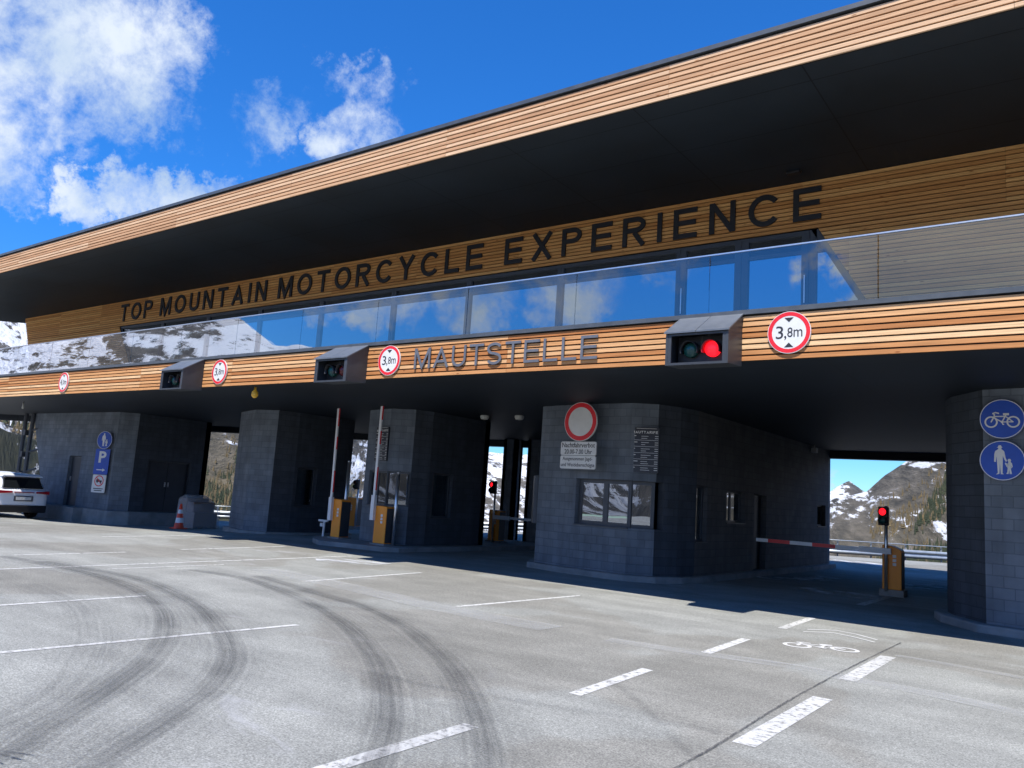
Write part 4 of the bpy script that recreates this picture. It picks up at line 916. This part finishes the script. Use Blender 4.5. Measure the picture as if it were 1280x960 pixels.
def tariff(pos, u, w_, h, label):
    P = Plane(pos, u); o = thing('tariff_board', label, 'price board', pos, 'toll tariff boards')
    m_ = MB(); P.poly(m_, rrect(w_, h, .02), -.05, 0); m_.build('board', 'boardblack', o)
    m_ = MB(); rnd = random.Random(3); hg = .054; tw = sum(GL[c][0] for c in 'MAUTTARIFE')*hg; gx = (w_*.9-tw)/9; xx = -w_*.45
    for c in 'MAUTTARIFE': glyph(m_, P, c, xx, h*.365, hg, .011, 0, .003); xx += GL[c][0]*hg+gx
    P.stroke(m_, [(-w_*.3, h*.478), (w_*.4, h*.478)], .008, .002)
    y = h*.31; k = 0
    while y > -h*.47:
        if k % 3 == 2: P.stroke(m_, [(-w_*.46, y), (w_*.47, y)], .006, .002)
        else:
            if k % 3 == 0: P.stroke(m_, [(-w_*.46, y), (-w_*.46+w_*rnd.uniform(.12, .25), y)], .014, .002)
            P.stroke(m_, [(-w_*.12, y-.006), (w_*rnd.uniform(.0, .22), y-.006)], .009, .002); P.stroke(m_, [(w_*.36, y-.004), (w_*.47, y-.004)], .012, .002)
        y -= h*.047; k += 1
    m_.build('inscription', 'signwhite', o)
tariff((-7.71, 15.28, 2.73), (.9, .3, 0), .60, .95, 'dark MAUTTARIFE price board on the middle booth above its window')
tariff((-15.65, 15.40, 2.76), (.97, -.2, 0), .60, .92, 'dark MAUTTARIFE price board on the booth behind the raised barrier arm')

# ------------------------------------------------------------ barriers
def signal_head(parent, x, y, z, lit, k=1.0):
    m_ = MB(); m_.box((x-.1*k, y-.07, z-.2*k), (x+.1*k, y+.07, z+.2*k)); o = m_.build('signal_head', 'black', parent, bevel=.02)
    for dz, mm, nm in ((.09*k, 'red_on' if lit else 'red_off', 'red_lamp'), (-.09*k, 'green_off', 'green_lamp')):
        m_ = MB(); m_.lathe([(0, .03), (.05*k, .022), (.08*k, 0), (.08*k, -.02)], (x, y-.075, z+dz), 20, axis=(0, -1, 0)); m_.build(nm, mm, o, smooth=True)
        m_ = MB(); m_.lathe([(.085*k, -.01), (.085*k, .09), (.079*k, .09), (.079*k, -.01)], (x, y-.075, z+dz), 20, axis=(0, -1, 0)); m_.build('visor', 'black', o, smooth=True)
def barrier(name, label, loc, rot, w_, dpt, h, arm, pole=None, lit=False, slope=.08, arm_h=.82, arm_side=-1, arm_dir=(0, 0, 1), armlen=3, group='toll barriers', dark=False, stripes=True):
    r = thing(name, label, 'barrier', loc, group); x, y, z = loc
    m_ = MB(); hx, hy = w_/2, dpt/2
    prof = [(-hx, .06), (hx, .06), (hx, h-slope), (hx-.02, h-slope*.75), (0, h-slope*.2), (-hx+.02, h-.005), (-hx, h-.02)]
    n = len(prof); m_.add([(x+a, y-hy, z+b) for a, b in prof]+[(x+a, y+hy, z+b) for a, b in prof], [tuple(range(n)), tuple(range(2*n-1, n-1, -1))]+[(i+n, (i+1) % n+n, (i+1) % n, i) for i in range(n)]); m_.build('housing', 'orange', r, bevel=.015)
    m_ = MB(); m_.box((x+hx+.001, y-hy+.02, z+.08), (x+hx+.008, y+hy-.02, z+h-slope-.04)); m_.build('side_panel', 'metal_dark', r)
    m_ = MB()
    for q in range(3): m_.box((x+.02, y-hy-.006, z+h*.56+q*.085), (x+.09, y-hy-.001, z+h*.56+q*.085+.06))
    m_.build('label', 'signwhite', r)
    m_ = MB(); m_.box((x-hx-.05, y-hy-.05, z-.12), (x+hx+.05, y+hy+.05, z+.06)); m_.build('base', 'concrete', r)
    if arm:
        d = Vector(arm_dir).normalized(); s0 = Vector((x+arm_side*(hx+.03), y-hy-.045, z+arm_h)); m_ = MB()
        side = d.cross(Vector((0, 1, 0))).normalized()
        def seg(a, b, mi, wd, th=.02):
            p, q = s0+d*a, s0+d*b; yv = Vector((0, 1, 0))*th
            m_.hexa([p-side*wd-yv, p+side*wd-yv, p+side*wd+yv, p-side*wd+yv, q-side*wd-yv, q+side*wd-yv, q+side*wd+yv, q-side*wd+yv], mi)
        seg(-.22, .42, 0, .06, .045); a = .42; cyc = 0
        if d.z > .5:
            seg(.42, armlen, 0, .036); xs0 = .5
            for q0, q1 in ((.55, 1.15), (1.75, 2.1), (2.4, armlen-.12)): p, q = s0+d*q0-side*.0375, s0+d*q1-side*.0375; yv = Vector((0, .019, 0)); sv = side*.012; m_.hexa([p-sv-yv, p+sv*0-yv, p+sv*0+yv, p-sv+yv, q-sv-yv, q+sv*0-yv, q+sv*0+yv, q-sv+yv], 1)
            a = armlen
        while a < armlen:
            b = min(armlen, a+.5); seg(a, b, 1 if (cyc % 2 and stripes) else 0, .04); a = b; cyc += 1
        m_.build('arm', ['white', 'red'], r)
    if pole:
        px_, ph = pole; m_ = MB(); m_.tube([(x+px_, y-hy-.05, z+.02), (x+px_, y-hy-.05, z+ph)], .035); po = m_.build('pole', 'alu', r, smooth=True)
        if lit is not None: signal_head(r, x+px_-.04, y-hy-.1, z+ph-.22, lit, 1.0)
    return r
barrier('toll_barrier', 'lowered red-white barrier with orange box and red signal in the right lane', (-3.60, 19.1, .08), 0, .38, .34, 1.0, True, (-.10, 1.82), True, slope=.12, arm_dir=(-1, 0, .004), armlen=2.7, arm_h=.86)
barrier('toll_barrier', 'raised barrier with orange box at the front corner of the kerbed island', (-15.02, 15.15, .1), 0, .42, .36, 1.02, True, None, None, slope=.02, arm_dir=(-.0, 0, 1), armlen=2.9, arm_h=.86)
barrier('toll_barrier', 'raised barrier with orange box beside the narrow booth, left of the island', (-17.03, 15.45, .1), 0, .34, .36, 1.1, True, None, None, slope=.03, arm_dir=(-.02, 0, 1), armlen=3.3, arm_h=.72)
barrier('toll_barrier', 'lowered barrier with orange box and small red signal in the shaded rear lane', (-15.62, 20.8, .1), 0, .42, .34, 1.03, True, (.02, 1.95), True, slope=.03, arm_side=1, arm_dir=(1, 0, .0), armlen=3.0, arm_h=.80, stripes=False)
barrier('toll_barrier', 'dark brown rear barrier cabinet seen between the two left booths', tuple(gp(440, 662)+Vector((0, 0, .1))), 0, .6, .4, 1.25, False, (.42, 2.0), False, slope=.03)
def slim_post(x, y, z0, z1, label):
    m_ = MB(); m_.tube([(x, y, z0), (x, y, z1)], .045, 12); m_.lathe([(.045, 0), (.05, .0), (.05, .03), (.0, .045)], (x, y, z1), 12)
    tag(m_.build('steel_post', 'alu', smooth=True), label, 'post', 'slim steel posts beside the barriers')
slim_post(-17.45, 15.95, .11, 2.26, 'slim steel post behind the left raised barrier box')
slim_post(-14.72, 15.2, .11, 1.98, 'slim steel post right of the front raised barrier box')
p = gp(403, 674); m_ = MB(); m_.tube([p+Vector((0, 0, .0)), p+Vector((0.02, 0, .52))], .035, 10); m_.box((p.x-.22, p.y-.03, .50), (p.x+.16, p.y+.03, .56)); m_.box((p.x-.14, p.y-.03, .36), (p.x-.03, p.y+.03, .46)); m_.box((p.x-.1, p.y-.1, p.z), (p.x+.1, p.y+.1, p.z+.05))
tag(m_.build('sensor_post', 'white', bevel=.005), 'short white T-shaped sensor post at the kerb beside the left barrier', 'post')

# ------------------------------------------------------------ lamps under the soffit
def clamp_lamp(pos, matn, r, label, name='ceiling_lamp'):
    m_ = MB(); x, y, z = pos; m_.lathe([(.0, 0), (r, 0), (r, -.05), (r*.8, -.1), (0, -.12)], (x, y, CEIL), 16); tag(m_.build(name, matn, smooth=False), label, 'lamp', 'lamps under the terrace')
m_ = MB(); m_.lathe([(0, 0), (.03, -.0), (.03, -.06), (.075, -.12), (.08, -.2), (.04, -.25), (0, -.26)], (-15.9, 11.4, CEIL-.0), 16); tag(m_.build('pendant_lamp', 'lampyellow', smooth=True), 'small yellow pendant lamp under the fascia right of the third height sign', 'lamp')
m_ = MB(); m_.lathe([(0, 0), (.02, -.0), (.03, -.15), (.035, -.22), (0, -.24)], (-30.0, 12.2, CEIL-.0), 12); tag(m_.build('pendant_lamp', 'lampglass', smooth=True), 'tiny pale pendant lamp under the fascia at the far left', 'lamp')
clamp_lamp((-13.5, 17.1, 0), 'lampglass', .12, 'white ceiling lamp left of the two rear openings'); clamp_lamp((-12.4, 17.2, 0), 'lampglass', .13, 'flat round ceiling lamp above the rear openings')
p = fy(1018, 566, 25.0); m_ = MB(); m_.box((p.x-.08, 24.9, CEIL-.22), (p.x+.08, 25.1, CEIL-.08)); m_.tube([(p.x, 25, CEIL-.09), (p.x, 25, CEIL)], .02); tag(m_.build('security_camera', 'signback', bevel=.01), 'small grey camera under the ceiling at the booth rear corner', 'camera')
m_ = MB(); p = fy(993, 218, 13.4); m_.box((p.x-.12, 13.3, ZR-.05), (p.x+.12, 13.42, ZR-.002)); tag(m_.build('soffit_camera', 'black', bevel=.01), 'small black fixture under the roof above the last letters', 'fixture')

# ------------------------------------------------------------ cone and wrapped crate
p = gp(223, 661); o = thing('traffic_cone', 'orange-red traffic cone with white bands in front of the wrapped crate', 'traffic cone', p)
m_ = MB(); m_.box((p.x-.2, p.y-.2, p.z+.002), (p.x+.2, p.y+.2, p.z+.04)); m_.build('base', 'cone', o, bevel=.01)
m_ = MB(); hs = [(.16, .04), (.13, .2), (.108, .36), (.085, .5), (.062, .63), (.035, .8), (0, .81)]; m_.lathe(hs, p, 20, mis=[0, 1, 0, 1, 0, 0]); m_.build('cone_body', ['cone', 'white'], o, smooth=True)
def onray(px, py, Y):      # ground height aware position
    q = gp(px, py); return q
cx, cy = -25.15, 16.3; cz = gz(cx, cy)
o = thing('wrapped_crate', 'brown carton stack wrapped in clear film beside the traffic cone', 'crate', (cx, cy, cz))
m_ = MB(); 
for yy in (-.4, 0, .4): m_.box((cx-.47, cy+yy-.05, cz), (cx+.47, cy+yy+.05, cz+.1))
m_.box((cx-.49, cy-.48, cz+.1), (cx+.49, cy+.48, cz+.13)); m_.build('pallet', 'carton', o)
m_ = MB(); m_.box((cx-.45, cy-.44, cz+.132), (cx-.1, cy+.42, cz+1.02)); m_.box((cx-.09, cy-.45, cz+.132), (cx+.47, cy+.43, cz+.55)); m_.box((cx-.09, cy-.4, cz+.552), (cx+.3, cy+.4, cz+.9)); m_.build('carton', 'carton', o, bevel=.01)
m_ = MB(); nx = 14; o_ = len(m_.v)
def fh(u): return 1.08 if u < .4 else (1.08-.42*((u-.4)/.6)**1.2)
ring = []
for i in range(nx+1):
    u = i/nx; x = cx-.52+1.05*u
    for (yy, f_) in ((-.5, 0), (-.5, .5), (-.48, .9), (-.3, 1.0), (.3, 1.0), (.48, .9), (.5, 0)):
        m_.v.append(Vector((x+random.uniform(-.012, .012), cy+yy+random.uniform(-.012, .012), cz+.03+fh(u)*f_*(1+random.uniform(-.03, .03)))))
for i in range(nx):
    for j in range(6): a = i*7+j; m_.face((a, a+1, a+8, a+7))
m_.face(tuple(range(7))[::-1]); m_.face(tuple(nx*7+j for j in range(7))); m_.build('wrapping', 'film', o)

# ------------------------------------------------------------ car
def car():
    r = thing('parked_car', 'white SUV seen from behind, parked at the left edge beside the block wing', 'car', (0, 0, 0))
    # stations along x (0 = rear), profile half-width / heights; local coords: x forward, y left
    st = [(-.02, .80, .42, .70, 1.02, 0), (.04, .90, .32, .74, 1.04, 0), (.35, .93, .26, .80, 1.08, 0), (1.2, .94, .24, .80, 1.06, 0), (2.4, .94, .24, .79, 1.03, 0), (3.4, .94, .25, .76, 1.00, 0), (4.1, .91, .28, .72, .93, 0), (4.5, .80, .36, .60, .80, 0), (4.62, .62, .42, .52, .70, 0)]
    m_ = MB(); n = 0
    for (x, hw, zb, zm, zt, _) in st:
        prof = [(0, zb), (hw*.85, zb), (hw*.97, zb+.08), (hw, (zb+zm)/2), (hw*1.0, zm), (hw*.97, zt-.06), (hw*.88, zt), (0, zt+.015)]
        pts = prof+[(-a, b) for a, b in prof[-2:0:-1]]; n = len(pts)
        for a, b in pts: m_.v.append(Vector((x, a, b)))
    for i in range(len(st)-1):
        for k in range(n): k2 = (k+1) % n; m_.face((i*n+k, i*n+k2, (i+1)*n+k2, (i+1)*n+k))
    m_.face(tuple(range(n))[::-1]); m_.face(tuple((len(st)-1)*n+k for k in range(n)))
    # greenhouse
    gh = [(.10, .76, 1.05, 1.08), (.28, .74, 1.05, 1.36), (.55, .68, 1.06, 1.57), (1.1, .66, 1.06, 1.64), (2.2, .66, 1.04, 1.64), (2.8, .65, 1.03, 1.57), (3.5, .72, 1.0, 1.06)]
    o0 = len(m_.v)
    for x, hw, zb, zt in gh:
        prof = [(.86, zb-.02), (hw+.10*(1.64-zt)/.6, zb+(zt-zb)*.5+0.0), (hw, zt-.05), (hw*.85, zt), (0, zt+.012)]
        pts = prof+[(-a, b) for a, b in prof[-2::-1]]; g_ = len(pts)
        for a, b in pts: m_.v.append(Vector((x, a, b)))
    for i in range(len(gh)-1):
        for k in range(g_-1): m_.face((o0+i*g_+k, o0+i*g_+k+1, o0+(i+1)*g_+k+1, o0+(i+1)*g_+k))
    m_.face(tuple(o0+k for k in range(g_))[::-1]); m_.face(tuple(o0+(len(gh)-1)*g_+k for k in range(g_)))
    b = m_.build('body', 'carpaint', r, smooth=True); ss = b.modifiers.new('s', 'SUBSURF'); ss.levels = ss.render_levels = 2
    m_ = MB(); m_.add([(.06, .66, 1.12), (.06, -.66, 1.12), (.30, -.58, 1.44), (.30, .58, 1.44), (.03, .72, 1.2), (.03, -.72, 1.2)], [(0, 1, 5, 4)], 0)
    m_ = MB(); m_.hexa([(.055, .70, 1.09), (.055, -.70, 1.09), (.2, -.70, 1.09), (.2, .70, 1.09), (.27, .60, 1.47), (.27, -.60, 1.47), (.42, -.6, 1.47), (.42, .6, 1.47)]); m_.build('rear_window', 'black_glass', r)
    m_ = MB(); m_.hexa([(.20, .70, 1.50), (.20, -.70, 1.50), (.5, -.70, 1.54), (.5, .70, 1.54), (.20, .68, 1.53), (.20, -.68, 1.53), (.5, -.68, 1.60), (.5, .68, 1.60)]); m_.build('roof_spoiler', 'carpaint', r)
    for s in (1, -1):
        m_ = MB(); y0 = s*.80; m_.add([(.62, s*.845, 1.12), (3.0, s*.83, 1.10), (2.7, s*.72, 1.50), (.85, s*.72, 1.52), (.62, s*.80, 1.12), (3.0, s*.79, 1.10), (2.7, s*.66, 1.50), (.85, s*.66, 1.52)], [(0, 1, 2, 3), (4, 7, 6, 5), (0, 4, 5, 1), (1, 5, 6, 2), (2, 6, 7, 3), (3, 7, 4, 0)]); m_.build('side_window', 'black_glass', r)
        m_ = MB(); m_.hexa([(-.06, s*.42, .93), (-.045, s*.88, .90), (.1, s*.88, .90), (.1, s*.42, .93), (-.055, s*.42, .99), (-.04, s*.88, 1.01), (.1, s*.88, 1.01), (.1, s*.42, .99)]); m_.hexa([(-.044, s*.88, .90), (.06, s*.945, .91), (.40, s*.945, .94), (.40, s*.88, .94), (-.039, s*.88, 1.01), (.06, s*.94, 1.02), (.40, s*.95, 1.01), (.40, s*.88, 1.01)]); m_.build('tail_light', 'tail', r)
        m_ = MB(); m_.lathe([(.05, -.04), (.055, .03), (.04, .03), (.035, -.04)], (-.02, s*.58, .33), 14, axis=(-1, 0, 0)); m_.build('exhaust', 'chrome', r)
    m_ = MB(); m_.box((-.05, -.34, .94), (.02, .34, .965)); m_.build('light_bar', 'tail', r)
    m_ = MB(); m_.box((-.06, -.84, .24), (.3, .84, .50)); m_.build('bumper', 'black', r, bevel=.04)
    m_ = MB(); m_.box((-.045, -.26, .68), (-.02, .26, .79)); m_.build('number_plate', 'signwhite', r)
    m_ = MB(); m_.box((-.035, -.33, .64), (-.018, .33, .83)); m_.build('plate_recess', 'rim', r)
    for x in (.95, 3.65):
        for s in (1, -1):
            m_ = MB(); m_.lathe([(.20, -.11), (.33, -.11), (.345, -.06), (.345, .06), (.33, .11), (.20, .11)], (x, s*.84, .345), 28, axis=(0, 1, 0)); wh = m_.build('wheel', 'tyre', r, smooth=True)
            m_ = MB(); m_.lathe([(0, .09), (.06, .09), (.09, .06), (.2, .10), (.22, .11), (.22, -.1)], (x, s*.84, .345), 28, axis=(0, s, 0)); m_.build('rim', 'rim', wh)
    return r
M['black_glass'] = mat('dark_car_glass', (.01, .012, .014), .05)
cr = car(); cr.location = (-30.95, 13.05, gz(-31.2, 13.3)-.02); cr.rotation_euler = (0, 0, R_(90+95))

# ------------------------------------------------------------ guard rail along the far road edge
gr = thing('guard_rail', 'galvanised steel guard rail with a thin handrail along the far road edge', 'guard rail', (-20, 35, 0))
path = []
a = -64
while a <= 2:
    e = interp(T_EDGE, a)+1.1; path.append(Vector((e*math.sin(R_(a)), e*math.cos(R_(a)), gz(e*math.sin(R_(a)), e*math.cos(R_(a))) - .38))); a += 2
m_ = MB(); prof = [(0, .44), (.05, .50), (.05, .56), (0, .60), (0, .64), (.05, .68), (.05, .74), (0, .80)]
for i, p in enumerate(path):
    d = (path[min(i+1, len(path)-1)]-path[max(i-1, 0)]).normalized(); n_ = Vector((d.y, -d.x, 0)); 
    for o_, h in prof: m_.v.append(p+n_*o_+Z3*h)
for i in range(len(path)-1):
    for k in range(len(prof)-1): q = i*len(prof)+k; m_.face((q, q+1, q+1+len(prof), q+len(prof)))
m_.build('beam', 'galv', gr, smooth=True) if 'galv' in M else None
M['galv'] = vary(mat('galvanised_steel', rough=.42, metal=.55), (.30, .34, .38), (.42, .46, .5), 6)
m_.build('beam', 'galv', gr, smooth=True)
m_ = MB(); m_.tube([p+Z3*1.02 for p in path], .022, 8); m_.build('handrail', 'galv', gr, smooth=True)
for i in range(len(path)):
    p = path[i]; m_ = MB(); m_.box((p.x-.03, p.y+.06, p.z-.8), (p.x+.03, p.y+.12, p.z+1.02)); m_.build('post', 'galv', gr)

# ------------------------------------------------------------ road markings and wear (4 mm sheets)
def sheet(name, matn, quads, dz=.004):
    m_ = MB()
    for q in quads:
        o_ = len(m_.v); m_.v += [Vector((x, y, gz(x, y)+dz)) for x, y in q]; m_.face((o_, o_+1, o_+2, o_+3))
    o = m_.build(name, matn); o['kind'] = 'structure'; return o
def dash(x, y0, y1, w_=.12, sk=0): return [(x-w_/2, y0), (x+w_/2, y0), (x+w_/2+sk, y1), (x-w_/2+sk, y1)]
dq = [dash(-1.985, 5.58, 7.53, .165), dash(-2.03, 8.56, 10.48, .165), dash(-3.48, 5.84, 7.3, .12, -.07), dash(-3.53, 8.67, 10.1, .12, -.06), dash(-3.59, 11.5, 13.2, .12, -.06), dash(-3.485, 2.6, 4.51, .13),
      dash(-7.40, 3.0, 6.05, .075, .2), dash(-7.24, 8.85, 11.85, .09, .18), dash(-10.33, 8.7, 11.8, .09, -.28), dash(-9.84, 3.6, 5.8, .08, -.05), dash(-13.15, 4.4, 12.9, .09, -.55),
      dash(-15.75, 9.9, 12.95, .09, -.42), dash(-19.05, 9.9, 13.1, .10, -.5), dash(-15.2, 6.4, 8.5, .08, -.2), dash(-3.62, 16.2, 19.0, .16), dash(-12.8, 6.8, 9.0, .05, -.1)]
sheet('lane_markings', 'paint', dq)
# bicycle pictogram and double bar on the asphalt
P = Plane((-2.80, 10.45, .004), gp(1067, 812)-gp(982, 804), (0, 1, 0))
u_ = (gp(1067, 812)-gp(982, 804)); u_.z = 0; u_.normalize(); v_ = Vector((-u_.y, u_.x, 0)); cc = (gp(1067, 812)+gp(982, 804))/2
P = Plane((cc.x, cc.y, .004), u_, v_); m_ = MB(); bike(P, m_, .44, .045, .0); o = m_.build('bicycle_marking', 'paint2', None) if 'paint2' in M else None
M['paint2'] = vary(mat('fresh_road_paint', rough=.7), (.58, .58, .57), (.68, .68, .67), 5)
P = Plane((cc.x, cc.y, .004), u_, v_); m_ = MB(); bike(P, m_, .44, .045, .0)
for f_ in range(2):
    pts = [gp(*q) for q in (((1005, 790+0), (1040, 791), (1065, 796), (1093, 803)) if f_ == 0 else ((1010, 787), (1045, 788.3), (1070, 793), (1096, 800)))]
    P.stroke(m_, [((q-P.o).dot(u_), (q-P.o).dot(v_)) for q in pts], .035, .0)
o = m_.build('bicycle_marking', 'paint2'); o['kind'] = 'structure'
def strip(name, matn, pix, width, dz, world=False):
    pts = [Vector((*p, 0)) if world else gp(*p) for p in pix]
    # smooth with catmull-rom
    sm = []
    for i in range(len(pts)-1):
        p0, p1, p2, p3 = pts[max(i-1, 0)], pts[i], pts[i+1], pts[min(i+2, len(pts)-1)]
        for k in range(8):
            t = k/8; sm.append(.5*((2*p1)+(p2-p0)*t+(2*p0-5*p1+4*p2-p3)*t*t+(3*p1-p0-3*p2+p3)*t**3))
    sm.append(pts[-1]); m_ = MB(); L = 0
    for i, p in enumerate(sm):
        d = (sm[min(i+1, len(sm)-1)]-sm[max(i-1, 0)]).normalized(); n_ = Vector((-d.y, d.x, 0))
        if i: L += (p-sm[i-1]).length
        wv_ = width(L) if callable(width) else width
        for s in (-.5, .5): q = p+n_*s*wv_; m_.v.append(Vector((q.x, q.y, gz(q.x, q.y)+dz)))
        p_L = L
        if i: 
            b = 2*i; m_.face((b-2, b-1, b+1, b), uv=[(0, Lp), (1, Lp), (1, L), (0, L)])
        Lp = L
    o = m_.build(name, matn); o['kind'] = 'structure'; return o
T1 = [(-120, 960), (0, 945), (60, 910), (125, 870), (185, 825), (207, 790), (200, 760), (165, 735), (100, 715), (0, 695)]
T2 = [(60, 1000), (115, 960), (215, 895), (270, 855), (288, 815), (270, 780), (235, 750), (165, 722), (50, 702)]
T3 = [(450, 1000), (468, 960), (484, 900), (480, 850), (460, 810), (430, 780), (380, 750), (310, 725), (235, 712)]
T4 = [(612, 1000), (608, 960), (600, 910), (575, 850), (540, 810), (500, 780), (450, 757), (390, 740), (320, 720)]
for i, T in enumerate((T1, T2, T3, T4)):
    strip('tyre_marks', 'tyremark', T, .31, .0054+.0002*i)
    strip('tyre_marks', 'tyrefaint', T, .95, .0046+.0002*i)
strip('tyre_marks', 'tyrefaint', [(-60, 930), (60, 880), (105, 830), (118, 790), (100, 755), (40, 730)], .7, .0062)
strip('tyre_marks', 'tyrefaint', [(430, 835), (560, 862), (700, 885), (860, 908), (900, 918)], .16, .0064)
strip('tyre_marks', 'tyrefaint', [(760, 850), (800, 880), (860, 940), (900, 960)], .12, .0066)
strip('repair_strip', 'lightstrip', [(760, 800), (860, 815), (1000, 835), (1055, 848), (1150, 865), (1290, 895)], .32, .0068)
strip('repair_strip', 'lightstrip', [(330, 712), (440, 735), (560, 762), (690, 786)], .6, .0070)
strip('repair_strip', 'lightstrip', [(1120, 820), (1180, 830), (1290, 850)], .2, .0072)
strip('tar_seam', 'crack', [(820, 975), (860, 953), (905, 927), (961.7, 891), (1010, 863), (1056.8, 838), (1095, 819), (1126, 804)], .024, .0080)
for i, (pix, w_) in enumerate([([(395, 700), (440, 702), (480, 706)], .9), ([(1000, 735), (1050, 742), (1100, 748)], 1.5), ([(1040, 700), (1080, 704), (1130, 712)], 1.8), ([(1130, 735), (1160, 733), (1190, 738)], 2.0), ([(930, 718), (980, 724), (1040, 722)], 1.2)]):
    strip('salt_stain', 'salt', pix, w_, .0084+.0002*i)
